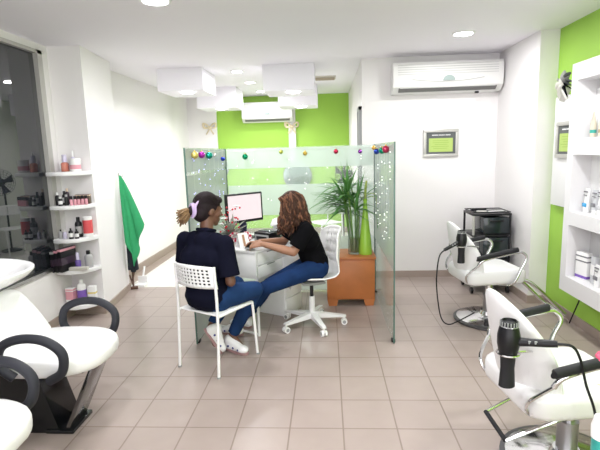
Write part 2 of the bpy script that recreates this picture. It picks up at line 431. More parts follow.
sign(Matrix(((1, 0, 0, 1.317), (0, 0, -1, YB-.001), (0, 1, 0, 1.59), (0, 0, 0, 1))), 'silver framed lime and grey sign below the large air conditioner')

# ------------------------------------------------------------------ right wall: white panel, shelf unit, bow
XP = 2.075
b = B(); b.box2((XP, 3.5, .99), (XR-.001, 4.41, 1.955), bev=.004); solo('wall_panel', b, WHITE, 'white board on the green wall behind the niche shelf', 'wall panel')
sign(Matrix(((0, 0, -1, XP-.001), (-1, 0, 0, 4.13), (0, 1, 0, 1.575), (0, 0, 0, 1))), 'silver framed lime sign half hidden behind the white niche shelf')
XS = 1.93
t = thing('niche_shelf', 'thick white wall shelf with three rows of open niches', 'shelf', ((XS+XR)/2, 3.2, .345))
Y1, Y2 = 2.55, 3.86; zs = [.345, .475, .90, 1.005, 1.455, 1.585, 2.02, 2.15]
b = B()
for k in (0, 2, 4, 6): b.box2((XS, Y1, zs[k]), (XR-.003, Y2, zs[k+1]))
for (a, c) in ((1, 2), (3, 4), (5, 6)):
    b.box2((XS, Y2-.085, zs[a]), (XR-.003, Y2, zs[c])); b.box2((XS, Y1, zs[a]), (XR-.003, Y1+.085, zs[c])); b.box2((XS, 3.08, zs[a]), (XR-.003, 3.15, zs[c]))
obj('body', b, mat('shelf_lacquer', (.76, .755, .76), .4), t, 20)
b = B(); b.box2((XR-.012, Y1+.01, .36), (XR-.0015, Y2-.01, 2.14)); obj('back_panel', b, mat('niche_back', (.60, .595, .60), .6), t)
# ribbon flower at the top corner of the panel
t = thing('ribbon_flower', 'black and cream ribbon flower at the top of the white board', 'decoration', (XP-.03, 4.18, 1.93))
random.seed(5)
for i in range(17):
    a = i*2.4+random.uniform(-.2, .2); rr = .02+.0035*i; p = V((XP-.05-.02*random.random(), 4.12, 2.035)); o_ = V((0, math.cos(a), math.sin(a)*.9))
    q = p+o_*(.07+rr)+V((-.01, 0, random.uniform(-.03, .01)))
    b = B(); b.tube([p+o_*.012, p+o_*(.03+rr*.5)+V((-.025, 0, .01)), q], [.010, .024, .008], 8, smooth=5, flat=.35)
    obj('petal', b, (mat('cream_satin', (.75, .73, .68), .5), mat('grey_satin', (.30, .30, .29), .5), BLKCLOTH, MATS['cream_satin'], mat('charcoal_satin', (.07, .075, .075), .5))[i % 5], t)
for k, (dy, dz) in enumerate(((.14, -.11), (.10, -.02))):
    b = B(); p = V((XP-.012, 4.11+.05, 2.02)); b.tube([p, p+V((-.01, dy*.5, dz*.6)), p+V((0, dy*.8, dz))], [.02, .04, .025], 8, smooth=5, flat=.3); obj('ribbon_tail', b, MATS['cream_satin'], t)

# products in the niches
def bottle(name, label, cat, c, r, h, body, cap, group=None, neck=.35, caph=.2, lab=None, sq=False):
    t = thing(name, label, cat, c, group=group); c = V(c); hb = h*(1-caph)
    b = B()
    if sq: b.box((c.x, c.y, c.z+hb*.5), (r*2, r*1.5, hb), bev=r*.25)
    else: b.lathe([(0, 0), (r*.94, 0), (r, h*.02), (r, hb*.82), (r*.85, hb*.92), (r*neck, hb), (0, hb)], c, 16)
    obj('body', b, body, t)
    b = B(); b.lathe([(0, 0), (r*neck*1.15, 0), (r*neck*1.1, h*caph*.95), (r*neck*.9, h*caph), (0, h*caph)], c+V((0, 0, hb)), 14); obj('lid', b, cap, t)
    if lab:
        b = B()
        if sq: b.box((c.x, c.y, c.z+hb*.48), (r*2.04, r*1.54, hb*.45), bev=r*.25)
        else: b.lathe([(r*1.015, hb*.22), (r*1.02, hb*.22), (r*1.02, hb*.68), (r*1.015, hb*.68)], c, 16)
        obj('product_label', b, lab, t)
    return t
P = plain
CRM = P('cream_plastic', (.66, .60, .48)); TEAL = P('teal_print', (.05, .40, .33)); TAN = P('tan_print', (.42, .32, .20)); BLUE = P('blue_print', (.04, .36, .70)); SILP = P('silver_grey_plastic', (.55, .56, .58), .3); VIO = P('violet_print', (.20, .10, .45)); INK = P('grey_print', (.18, .18, .2))
def nozzle_bottle(y, x, label, band):
    t = thing('nozzle_bottle', label, 'bottle', (x, y, 1.586), group='nozzle bottles in the top niche')
    b = B(); b.lathe([(0, 0), (.021, 0), (.022, .01), (.022, .10), (.014, .125), (0, .125)], (x, y, 1.586), 16); obj('body', b, CRM, t)
    b = B(); b.lathe([(0, .125), (.013, .125), (.009, .15), (.004, .19), (0, .19)], (x, y, 1.586), 12); obj('nozzle', b, CRM, t)
    b = B(); b.lathe([(.0222, .03), (.0226, .03), (.0226, .055), (.0222, .055)], (x, y, 1.586), 16); obj('product_label', b, band, t)
nozzle_bottle(3.70, 2.03, 'cream nozzle bottle with teal label, far end of top niche', TEAL)
nozzle_bottle(3.625, 2.05, 'cream nozzle bottle with tan label, second in top niche', TAN)
def tube_pack(y, x, z, h, label, body, band, zb, name='cream_tube'):
    t = thing(name, label, 'tube', (x, y, z), group='tubes standing in the niches')
    b = B(); b.lathe([(0, 0), (.022, 0), (.023, .03), (0, .03)], (x, y, z), 14); obj('lid', b, WPLAST, t)
    b = B(); n = 12; vs = []
    for k in range(7):
        f = k/6; ry = .024*(1-f)+.036*f; rx = .024*(1-f)+.003*f
        for i in range(n): a = 2*PI*i/n; vs.append((x+rx*math.cos(a), y+ry*math.sin(a), z+.03+(h-.03)*f))
    fs = [(k*n+i, k*n+(i+1) % n, (k+1)*n+(i+1) % n, (k+1)*n+i) for k in range(6) for i in range(n)]+[tuple(range(n)), tuple(6*n+i for i in range(n))]
    b.geom(vs, fs); obj('body', b, body, t)
    b = B(); b.box((x-.019, y, z+zb), (.008, .05, .03), bev=.003); obj('product_label', b, band, t)
    b = B(); b.box((x-.012, y, z+h*.86), (.008, .045, .008)); b.box((x-.015, y, z+h*.72), (.008, .035, .006)); obj('print', b, INK, t)
tube_pack(3.70, 2.02, 1.006, .19, 'white tube with a blue patch, far end of middle niche', WPLAST, BLUE, .06)
tube_pack(3.60, 2.03, 1.006, .185, 'silver grey tube, second in the middle niche', SILP, INK, .07)
tube_pack(3.51, 2.02, 1.006, .20, 'white tube nearest the viewer in the middle niche', WPLAST, SILP, .06)
def carton(x, y, z, d, rz, label, body, bands, cat='box', group=None, name='carton'):
    t = thing(name, label, cat, (x, y, z), rz, group)
    b = B(); b.box((0, 0, d[2]/2), d, bev=.002); obj('body', b, body, t, world=False)
    for f, hh, m in bands:
        b = B(); b.box((0, 0, d[2]*f), (d[0]+.002, d[1]+.002, d[2]*hh)); obj('printed_band', b, m, t, world=False)
    return t
carton(2.02, 3.68, .476, (.05, .12, .215), .2, 'white carton with violet foot and grey lettering in bottom niche', WPLAST, [(.10, .10, VIO), (.86, .05, INK), (.68, .05, INK)])
carton(2.04, 3.55, .476, (.05, .06, .21), -.1, 'narrow grey-white carton, middle of the bottom niche', SILP, [(.5, .4, WPLAST)])
tube_pack(3.45, 2.0, .476, .17, 'white tube leaning out at the near end of bottom niche', WPLAST, INK, .07)
# black cable from the shelf to the floor
b = B(); b.tube([(XR-.02, 3.80, .344), (XR-.03, 3.86, .2), (XR-.05, 3.93, .008)], .006, 6, smooth=5); solo('power_cable', b, BLACK, 'straight black cable dropping from the niche shelf to the floor', 'cable')

# ------------------------------------------------------------------ left corner shelves and products
for k, z in enumerate((1.42, 1.11, .80, .50, .155)):
    b = B(); b.prism([(XL+.001, 4.299), (XL+.001, 4.07), (-2.50, 4.05), (-2.40, 4.05), (-2.31, 4.09), (-2.25, 4.17), (-2.225, 4.26), (-2.225, 4.299)], z-.036, z, bev=.004)
    solo('corner_shelf', b, WHITE, ('topmost small white corner shelf beside the dark window', 'second white corner shelf from the top, holding dark bottles', 'middle white corner shelf holding a red canister', 'fourth white corner shelf, holding standing black boxes', 'lowest white corner shelf behind the salon chair armrest')[k], 'shelf', 'white corner shelves by the dark window')
AMB = P('amber_pink_liquid', (.62, .22, .16), .2); PUR = P('purple_liquid', (.16, .10, .36), .25); PNK = P('pink_print', (.72, .34, .40)); RED = P('coral_red', (.70, .09, .10)); GRY = P('grey_plastic', (.42, .42, .42)); PEACH = P('peach_plastic', (.8, .62, .5)); YEL = P('yellow_print', (.75, .62, .2)); DKP = P('dark_plum', (.05, .03, .05), .3); CLR = P('pale_lilac_plastic', (.62, .58, .74), .25)
bottle('spray_bottle', 'squat bottle with amber liquid and lilac top on topmost corner shelf', 'bottle', (-2.43, 4.19, 1.421), .034, .155, AMB, CLR, neck=.55, caph=.45)
b = thing('cream_jar', 'white jar with pink label on topmost corner shelf', 'jar', (-2.33, 4.19, 1.421)); t = b
b = B(); b.lathe([(0, 0), (.045, 0), (.048, .008), (.048, .085), (0, .085)], (-2.33, 4.19, 1.421)); obj('body', b, WPLAST, t)
b = B(); b.lathe([(0, .085), (.05, .085), (.05, .112), (.046, .118), (0, .118)], (-2.33, 4.19, 1.421)); obj('lid', b, WPLAST, t)
b = B(); b.lathe([(.0484, .02), (.0492, .02), (.0492, .06), (.0484, .06)], (-2.33, 4.19, 1.421)); obj('product_label', b, PNK, t)
bottle('small_bottle', 'slim clear bottle behind the amber one on topmost corner shelf', 'bottle', (-2.385, 4.26, 1.421), .02, .19, CLR, WPLAST, caph=.3)
lab2 = ['leftmost small black bottle on the second corner shelf', 'small black bottle second from left on second corner shelf', 'small grey-capped black bottle mid second corner shelf', 'small black bottle in front on the second corner shelf', 'short plum bottle at back of the second corner shelf']
for k, (x, y, h) in enumerate(((-2.50, 4.13, .12), (-2.45, 4.16, .13), (-2.41, 4.12, .10), (-2.455, 4.095, .085), (-2.46, 4.23, .15))):
    bottle('small_bottle', lab2[k], 'bottle', (x, y, 1.111), .019, h, (BLACK, DKP)[k == 4], (WPLAST, BLACK, GRY, WPLAST, PEACH)[k], 'small dark bottles on the second corner shelf', lab=(WPLAST if k % 2 else None), neck=.5)
lab3 = ['first pink and black polish pot from left in the row', 'second pink and black polish pot from left in the row', 'third pink and black polish pot from left in the row', 'fourth pink and black polish pot from left in the row', 'rightmost pink and black polish pot in the row']
for k in range(5):
    bottle('polish_pot', lab3[k], 'bottle', (-2.365+k*.028, 4.12+k*.014, 1.111), .014, .085, PNK, BLACK, 'row of pink polish pots on the second corner shelf', caph=.35, neck=.8, lab=BLACK if False else None)
carton(-2.31, 4.23, 1.111, (.13, .05, .09), .15, 'dark brown box behind the row of pink polish pots', P('dark_brown_card', (.09, .05, .04)), [(.9, .12, PEACH)])
bottle('small_bottle', 'grey small bottle at the left end of middle corner shelf', 'bottle', (-2.50, 4.12, .801), .018, .085, GRY, BLACK)
bottle('small_bottle', 'clear small bottle second from left on middle corner shelf', 'bottle', (-2.455, 4.11, .801), .017, .08, CLR, WPLAST)
bottle('small_bottle', 'short black bottle with pale label, front of middle corner shelf', 'bottle', (-2.385, 4.09, .801), .02, .10, BLACK, BLACK, lab=WPLAST)
bottle('small_bottle', 'short black bottle beside the tall black one, middle corner shelf', 'bottle', (-2.335, 4.10, .801), .018, .09, BLACK, BLACK, lab=WPLAST)
bottle('tall_bottle', 'tall black bottle with pale label on middle corner shelf', 'bottle', (-2.36, 4.19, .801), .032, .19, BLACK, BLACK, lab=GRY, neck=.45)
t = thing('canister', 'tall red canister with white base and lid on middle corner shelf', 'canister', (-2.275, 4.2, .801))
b = B(); b.lathe([(0, 0), (.042, 0), (.042, .035), (0, .035)], (-2.275, 4.2, .801)); obj('base', b, WPLAST, t)
b = B(); b.lathe([(0, .035), (.043, .035), (.043, .16), (0, .16)], (-2.275, 4.2, .801)); obj('body', b, RED, t)
b = B(); b.lathe([(0, .16), (.042, .16), (.042, .19), (0, .19)], (-2.275, 4.2, .801)); obj('lid', b, WPLAST, t)
bx = ['leftmost black display box standing on the fourth corner shelf', 'black display box with pink top edge, second on fourth shelf', 'black display box with grey front, rightmost on fourth shelf']
for k in range(3):
    carton(-2.525+k*.04, 4.10-k*.004, .501, (.032, .20, .20+.012*k), -.18, bx[k], BLACK, [(.92, .1, (GRY, PNK, PNK)[k]), (.45, .3, DKP)], group='black boxes on the fourth corner shelf', name='display_box')
bottle('spray_bottle', 'small purple spray bottle on the fourth corner shelf', 'bottle', (-2.375, 4.14, .501), .026, .16, PUR, CLR, neck=.5, caph=.45)
bottle('tall_bottle', 'grey bottle with black cap on the fourth corner shelf', 'bottle', (-2.30, 4.2, .501), .037, .165, GRY, BLACK, neck=.45, caph=.22)
b = B(); b.box((-2.34, 4.085, .517), (.17, .045, .03), Euler((0, 0, .12)), bev=.003); solo('flat_box', b, P('pale_grey_card', (.55, .53, .48)), 'long flat grey box at the front of the fourth corner shelf', 'box')
carton(-2.475, 4.14, .156, (.075, .06, .16), -.1, 'pink striped carton on the lowest corner shelf', WPLAST, [(.55, .5, PNK), (.9, .08, PNK)])
bottle('tall_bottle', 'white bottle with purple label on the lowest corner shelf', 'bottle', (-2.38, 4.16, .156), .042, .235, WPLAST, WPLAST, neck=.4, caph=.15, lab=VIO)
carton(-2.29, 4.19, .156, (.07, .05, .16), .1, 'white carton with yellow band on lowest corner shelf', WPLAST, [(.6, .1, YEL)])

# ------------------------------------------------------------------ towel, apron and mop at the pillar end
def drape(name, top, width0, width1, length, m, label, cat, seed=0, xoff=0., tip=.18):
    random.seed(seed); b = B()
    def f(u, v):
        w = width0+(width1-width0)*v**.8
        a = u*PI*6+seed
        y = top[1]+(u-.5)*w*.35+.02*math.sin(a)*v
        x = top[0]+(u-.04)*w*.9+xoff*v+.012*math.cos(a)*v
        z = top[2]-length*v*(1-tip*abs(u-.45)*2)
        return V((x, y, z))
    b.grid(f, 36, 24); o = obj(name, b, m, ang=180); sd = o.modifiers.new('thick', 'SOLIDIFY'); sd.thickness = .008
    return tag(o, label, cat)
drape('towel', (-2.288, 4.98, 1.335), .02, .22, 1.03, TOWELG, 'green towel hanging from a hook at the wall corner', 'towel', 1, .02, .42)
t = thing('wall_hook', 'small silver hook on the wall corner, above the green towel', 'hook', (-2.295, 5.03, 1.325))
b = B(); b.box((-2.312, 5.03, 1.345), (.012, .012, .04), bev=.003); obj('plate', b, SILVER, t)
b = B(); b.tube([(-2.31, 5.03, 1.345), (-2.28, 5.03, 1.325), (-2.265, 5.03, 1.33), (-2.262, 5.03, 1.355)], .004, 6, smooth=4); obj('prong', b, STEEL, t)
drape('apron', (-2.285, 5.06, 1.20), .03, .10, .98, mat('dark_slate_cloth', (.02, .025, .035), .9, bump=.2), 'dark apron hanging behind the green towel', 'apron', 4, .0, .04)
t = thing('floor_mop', 'brown wooden mop standing below the dark apron', 'mop', (-2.30, 5.12, .0))
b = B(); b.tube([(-2.30, 5.13, .03), (-2.33, 5.23, .55), (-2.36, 5.3, 1.0)], .011, 8); obj('pole', b, WOODD, t)
b = B(); b.tube([(-2.335, 5.13, .17), (-2.30, 5.13, .035)], .009, 8); b.tube([(-2.275, 5.14, .22), (-2.305, 5.13, .1)], .009, 8); obj('brace', b, WOODD, t)
b = B(); b.box((-2.295, 5.12, .015), (.10, .05, .028), Euler((0, 0, .35)), bev=.006); obj('foot', b, WOODD, t)
t = thing('dustpan', 'white dustpan on the floor behind the mop', 'dustpan', (-2.24, 5.22, 0))
b = B(); b.prism([(-2.33, 5.20), (-2.20, 5.20), (-2.21, 5.32), (-2.32, 5.32)], .001, .02); b.prism([(-2.32, 5.32), (-2.21, 5.32), (-2.21, 5.335), (-2.32, 5.335)], .001, .10); obj('pan', b, WPLAST, t)
b = B(); b.cyl((-2.265, 5.335, .08), (-2.265, 5.41, .2), .012); obj('handle', b, WPLAST, t)

# ------------------------------------------------------------------ glass booth
GX0, GX1, GY0, GY1, GZ = -1.09, .51, 3.53, 4.96, 1.595
def panel(name, axis, c, a0, a1, label, bands):
    """upright sheet; axis 'x': runs along x at y=c, axis 'y': runs along y at x=c"""
    loc = ((a0+a1)/2, c, 0) if axis == 'x' else (c, (a0+a1)/2, 0)
    t = thing('booth_screen', label, 'glass partition', loc, group='glass booth panels')
    th = .005
    def bx(b, p0, p1, z0, z1, h):
        if axis == 'x': b.box2((p0, c-h, z0), (p1, c+h, z1))
        else: b.box2((c-h, p0, z0), (c+h, p1, z1))
    b = B(); bx(b, a0, a1, .004, GZ, th); obj('pane', b, CLEAR, t)
    b = B(); bx(b, a0-.004, a0+.002, .004, GZ, th+.001)
    bx(b, a1-.002, a1+.004, .004, GZ, th+.001); plabel(obj('polished_edge', b, EDGE, t), 'dark green glass edge')
    for z0, z1, m in bands:
        b = B(); bx(b, a0+.01, a1-.01, z0, z1, th+.002); plabel(obj('frosted_band', b, m, t), 'milky frosted stripe')
    for p in (a0+.05, a1-.05):
        b = B()
        if axis == 'x': b.box((p, c, .012), (.05, .03, .024), bev=.004)
        else: b.box((c, p, .012), (.03, .05, .024), bev=.004)
        plabel(obj('floor_clamp', b, BLACK, t), 'black floor clamp')
    return t
panel('back', 'x', GY1, GX0+.01, GX1-.01, 'wide back pane of the glass booth behind the monitor', [(1.375, 1.585, FROST), (.865, 1.195, FROST), (.02, .62, FROST)])
panel('l', 'y', GX0, GY0, GY1-.01, 'left side pane of the glass booth, behind the navy shirt', [(.02, 1.375, FROSTS), (1.405, 1.585, FROSTS)])
panel('r', 'y', GX1, GY0, GY1-.01, 'right side pane of the glass booth beside the plant', [(.60, 1.585, FROSTS)])

# baubles along the top of the booth
def bauble(x, y, z, r, c, label, m=.7):
    t = thing('bauble', label, 'bauble', (x, y, z-r), group='baubles along the top of the glass booth')
    mm = mat('bauble_%.2f_%.2f_%.2f' % c, c, .18, metal=m)
    b = B(); b.ell((x, y, z), r, seg=16, rings=12); obj('ball', b, mm, t)
    b = B(); b.cyl((x, y, z+r*.92), (x, y, z+r*1.25), r*.28); obj('cap', b, GOLD, t)
    b = B(); b.cyl((x, y, z+r*1.2), (x, y, GZ+.003), .0012, seg=5); obj('thread', b, SILVER, t)
yl = GX0+.034
bauble(yl, 3.69, 1.537, .030, (.75, .60, .18), 'gold bauble at the front of the left glass pane')
bauble(yl, 3.90, 1.537, .029, (.42, .03, .38), 'magenta purple bauble, second on the left glass pane')
bauble(yl, 4.15, 1.530, .032, (.01, .33, .24), 'teal bauble, third along the left glass pane')
bauble(yl, 4.36, 1.530, .018, (.75, .75, .75), 'tiny silver bauble on the left glass pane')
bauble(yl, 4.70, 1.49, .024, (.02, .05, .45), 'blue bauble nearest the left back corner of booth')
yb = GY1-.036
bauble(-.866, yb, 1.503, .031, (.0, .28, .12), 'green bauble on the back pane above the monitor')
bauble(-.48, yb, 1.542, .022, (.55, .60, .12), 'yellow-green bauble on the back pane above the long-haired woman')
bauble(-.226, yb, 1.520, .024, (.60, .42, .08), 'gold bauble in the middle of the back pane')
bauble(.10, yb, 1.530, .025, (.50, .02, .07), 'red bauble on the back pane above the plant')
bauble(.352, yb, 1.523, .022, (.30, .05, .42), 'violet bauble at the right of the back pane')
yr = GX1-.032
bauble(yr, 4.75, 1.555, .022, (.85, .48, .12), 'small orange gold bauble on the right glass pane')
bauble(yr, 4.50, 1.520, .028, (.03, .07, .40), 'dark blue bauble on the right glass pane')
bauble(yr, 4.05, 1.530, .029, (.0, .30, .16), 'green bauble on the right glass pane')
bauble(yr, 3.80, 1.540, .030, (.55, .05, .12), 'raspberry red bauble at the front of the right glass pane')
# curtain light strings on the side panes
def lights(x, y0, y1, c, label, em, n, zlo):
    t = thing('string_lights', label, 'string lights', (x, (y0+y1)/2, zlo)); random.seed(n)
    m = mat('led_%s' % n, (.9, .9, .9), .4, em=em, es=1.6)
    b = B(); strands = 7
    ys = [y0+(y1-y0)*(k+.5)/strands for k in range(strands)]
    b.tube([(x, y0, GZ-.02)]+[(x, y, GZ-.025-.012*(k % 2)) for k, y in enumerate(ys)]+[(x, y1, GZ-.02)], .0015, 5)
    for k, y in enumerate(ys): b.tube([(x, y, GZ-.025), (x, y+.01, zlo+.1*random.random())], .0009, 4)
    obj('wire', b, SILVER, t)
    proto = None
    for k in range(n):
        y = ys[k % strands]+random.uniform(-.03, .03); z = random.uniform(zlo, GZ-.05)
        if proto is None:
            bb = B(); bb.ell((0, 0, 0), .0048, seg=8, rings=6); proto = obj('bulb', bb, m, t, world=False); o = proto
        else:
            o = proto.copy(); col.objects.link(o); o.parent = t
        o.location = V((x, y, z))-t.location
lights(GX1-.012, 3.62, 4.85, (1, 1, 1), 'white curtain string lights on the right glass pane', (1, 1, .95), 48, .75)
lights(GX0+.012, 3.62, 4.85, (1, 1, 1), 'blue curtain string lights on the left glass pane', (.30, .28, 1), 46, .95)
t = thing('string_lights', 'sparse white string lights hanging on the booth back pane', 'string lights', (-.3, GY1-.012, 1.0)); random.seed(9)
b = B(); b.tube([(GX0+.03, GY1-.012, GZ-.03)]+[(GX0+.03+k*.19, GY1-.012, GZ-.02-.02*(k % 2)) for k in range(1, 8)]+[(GX1-.03, GY1-.012, GZ-.03)], .0015, 5)
xs = [-.95, -.78, -.62, -.40, -.22, .0, .2, .36]
for x in xs: b.tube([(x, GY1-.012, GZ-.03), (x+.01, GY1-.012, 1.0)], .0009, 4)
obj('wire', b, SILVER, t)
proto = None
for k in range(32):
    x = xs[k % 8]+random.uniform(-.02, .02); z = random.uniform(1.0, 1.5)
    if proto is None: bb = B(); bb.ell((0, 0, 0), .0048, seg=8, rings=6); proto = obj('bulb', bb, mat('led_48', (1, 1, 1)), t, world=False); o = proto
    else: o = proto.copy(); col.objects.link(o); o.parent = t
    o.location = V((x, GY1-.012, z))-t.location

# far room: round mirrors, gold bows, pedestal fan
for x, z, lb in ((-2.09, 1.29, 'left round grey mirror on the far green wall'), (-.545, 1.10, 'right round grey mirror on the far green wall, above long-haired woman')):
    t = thing('round_mirror', lb, 'mirror', (x, YF-.02, z-.26), group='round mirrors on the far wall')
    b = B(); b.cyl((x, YF-.065, z), (x, YF-.001, z), .255, seg=48); obj('glass', b, MIRRG, t)
    b = B(); b.tube([(x+.258*math.cos(a*PI/20), YF-.058, z+.258*math.sin(a*PI/20)) for a in range(40)], .010, 6, closed=True); obj('frame', b, GREYF, t)
BOWM = mat('pale_gold_glitter', (.72, .62, .42), .5, noise=.4, nscale=60)
for x, z, lb in ((-2.14, 2.02, 'glittery gold bow on the left white upright'), (-.62, 1.99, 'glittery gold bow on the right white upright')):
    t = thing('bow', lb, 'bow', (x, YF-.07, z-.2), group='gold bows on the far wall'); y = YF-.068
    for s in (-1, 1):
        b = B(); b.tube([(x, y, z), (x+s*.06, y-.02, z+.06), (x+s*.115, y, z+.07), (x+s*.10, y, z+.0), (x, y, z)], [.010, .022, .026, .022, .010], 8, smooth=5, flat=.5); obj('loop', b, BOWM, t)
        b = B(); b.tube([(x, y, z), (x+s*.035, y-.01, z-.07), (x+s*.07, y, z-.12)], [.010, .02, .022], 8, smooth=5, flat=.4); obj('tail', b, BOWM, t)
    b = B(); b.ell((x, y-.01, z), (.03, .025, .03)); obj('knot', b, BOWM, t)
t = thing('pedestal_fan', 'black pedestal fan in the back room, seen in the dark window', 'fan', (.255, 7.45, 0)); c = V((.255, 7.4, 1.17)); ax = V((-.8, -.6, 0)).normalized()
b = B(); b.lathe([(0, 0), (.155, 0), (.155, .02), (.05, .05), (0, .05)], (.255, 7.45, 0)); obj('base', b, BLACK, t)
b = B(); b.cyl((.255, 7.45, .04), (.255, 7.45, 1.1), .016); obj('pole', b, BLACK, t)
b = B(); b.cyl(c-ax*.16, c-ax*.03, .055, .07); obj('motor', b, BLACK, t)
b = B(); w1 = ax.cross(V((0, 0, 1)))
for rr in (.06, .10, .14, .18, .215): b.tube([c+ax*(.05-.06*(rr/.215)**2)+(w1*math.cos(a*PI/16)+V((0, 0, 1))*math.sin(a*PI/16))*rr for a in range(32)], .003, 5, closed=True)
for a in range(20): d_ = w1*math.cos(a*PI/10)+V((0, 0, 1))*math.sin(a*PI/10); b.tube([c+ax*.05, c+ax*-.01+d_*.215, c-ax*.06+d_*.12], .002, 4)
obj('guard', b, BLACK, t)
for k in range(4):
    a = k*PI/2+.3; d_ = w1*math.cos(a)+V((0, 0, 1))*math.sin(a); e_ = ax.cross(d_)
    b = B(); b.geom([c+d_*.03+e_*.02, c+d_*.03-e_*.02, c+d_*.19-e_*.07+ax*.02, c+d_*.19+e_*.05-ax*.02], [(0, 1, 2, 3)]); o = obj('blade', b, BLACK, t); sd = o.modifiers.new('t', 'SOLIDIFY'); sd.thickness = .004

# ------------------------------------------------------------------ cabinet, vases, bamboo
t = thing('side_cabinet', 'low cherry wood cabinet with block feet inside the glass booth', 'cabinet', (.235, 4.65, 0))
b = B(); b.box2((-.02, 4.455, .065), (.455, 4.86, .475), bev=.004); obj('body', b, WOOD, t)
b = B(); b.box2((-.032, 4.442, .475), (.468, 4.87, .497), bev=.006); obj('top', b, WOOD, t)
b = B(); b.box2((-.005, 4.448, .075), (.44, 4.4555, .462), bev=.002); obj('front_panel', b, WOOD, t)
for x in (.035, .40):
    for y in (4.50, 4.81):
        b = B(); b.prism([(-.055, .066), (.055, .066), (.04, .0), (-.04, .0)], -.045, .045, Matrix(((1, 0, 0, x), (0, 0, 1, y), (0, 1, 0, 0), (0, 0, 0, 1)))); obj('foot', b, WOOD, t)
VX, VY, VZ = .262, 4.62, .498
t = thing('glass_vase', 'clear cylinder glass vase holding the bamboo on the wooden cabinet', 'vase', (VX, VY, VZ))
b = B(); b.lathe([(0, 0), (.058, 0), (.06, .01), (.064, .44), (.059, .44), (.055, .02), (0, .02)], (VX, VY, VZ), 28); obj('body', b, VGLASS, t)
b = B(); b.lathe([(0, .022), (.0535, .022), (.055, .16), (0, .16)], (VX, VY, VZ), 24); obj('water', b, glass_mat('murky_water', (.78, .72, .5), .15, (.6, .5, .3)), t)
t = thing('tall_vase', 'tall tapering lime green bottle vase on the wooden cabinet', 'vase', (.375, 4.60, VZ))
b = B(); b.lathe([(0, 0), (.064, 0), (.067, .015), (.058, .14), (.040, .30), (.025, .44), (.018, .53), (.022, .56), (.015, .56), (.012, .50), (0, .48)], (.375, 4.60, VZ), 28); obj('body', b, LIMEV, t)
b = B(); b.tube([(.376, 4.60, VZ+.5), (.380, 4.60, VZ+.66), (.392, 4.60, VZ+.74)], [.011, .012, .010], 8, smooth=4)
obj('reed', b, LEAFY, t)
random.seed(12)
t = thing('lucky_bamboo', 'leafy green bamboo plant standing in the clear glass vase', 'plant', (VX, VY, VZ+.03))
tops = []
for k in range(7):
    a = k*2*PI/7; p0 = V((VX+.028*math.cos(a), VY+.028*math.sin(a), VZ+.03)); h = .50+.24*random.random()
    p1 = p0+V((.03*math.cos(a)-.02, .03*math.sin(a), h*.6)); p2 = p0+V((.055*math.cos(a)-.05+random.uniform(-.03, .03), .05*math.sin(a), h))
    b = B(); b.tube([p0, p1, p2], [.009, .0085, .007], 8, smooth=5)
    for q in (.2, .4, .6, .8):
        z = p0.lerp(p2, q); b.ell(p0.lerp(p1, q/.6) if q < .6 else p1.lerp(p2, (q-.6)/.4), (.0105, .0105, .004), seg=8, rings=4)
    obj('stalk', b, STALK, t); tops.append((p1, p2))
def leaf(b, p, d, L, w, droop, n=8):
    d = d.normalized(); side = d.cross(V((0, 0, 1))).normalized(); vs = []; 
    for i in range(n+1):
        f = i/n; q = p+d*L*f+V((0, 0, -droop*f*f)); ww = w*math.sin(PI*min(1, f*.93+.07))**.8*(1 if f < .5 else (1.02-f)*1.9)
        vs += [q-side*ww*.5+V((0, 0, .15*ww)), q, q+side*ww*.5+V((0, 0, .15*ww))]
    fs = []
    for i in range(n):
        for j in (0, 1): fs.append((i*3+j, i*3+j+1, (i+1)*3+j+1, (i+1)*3+j))
    b.geom(vs, fs)
b = B()
for k, (p1, p2) in enumerate(tops):
    for j in range(13):
        p = p1.lerp(p2, random.uniform(.05, 1.0)); a = random.uniform(0, 2*PI); el = random.uniform(-.1, 1.15)
        d = V((math.cos(a)*math.cos(el)*1.2-.25, math.sin(a)*math.cos(el)*.6, math.sin(el)))
        leaf(b, p, d, random.uniform(.26, .44), random.uniform(.028, .042), random.uniform(.05, .20))
for a, el, L, dr in ((PI, .75, .40, .22), (PI*.98, .45, .42, .10), (PI*1.02, .2, .36, .22), (PI*.96, .95, .42, .14), (PI*1.05, .1, .30, .24), (.1, .8, .34, .20), (0, .5, .30, .2), (2.2, 1.3, .42, .02), (1.6, 1.35, .45, .02)):
    leaf(b, V((VX-.06, VY, VZ+.55)), V((math.cos(a)*math.cos(el), -.12, math.sin(el))), L, .03, dr)
for v in b.bm.verts: v.co.x = min(v.co.x, .488-.01*random.random()); v.co.y = min(v.co.y, 4.94-.01*random.random())
o = obj('foliage', b, LEAF, t, 180); sd = o.modifiers.new('t', 'SOLIDIFY'); sd.thickness = .0012
b = B()
for a, el, L, dr in ((.15, .9, .30, .25), (-.1, .6, .26, .22), (.3, 1.2, .24, .05), (3.0, 1.1, .2, .1)):
    leaf(b, V((VX+.08, VY-.02, VZ+.56)), V((math.cos(a)*math.cos(el), -.1, math.sin(el))), L, .026, dr)
for v in b.bm.verts: v.co.x = min(v.co.x, .488-.01*random.random())
o = obj('young_leaves', b, LEAFY, t, 180); sd = o.modifiers.new('t', 'SOLIDIFY'); sd.thickness = .0012; plabel(o, 'yellow-green young leaves')

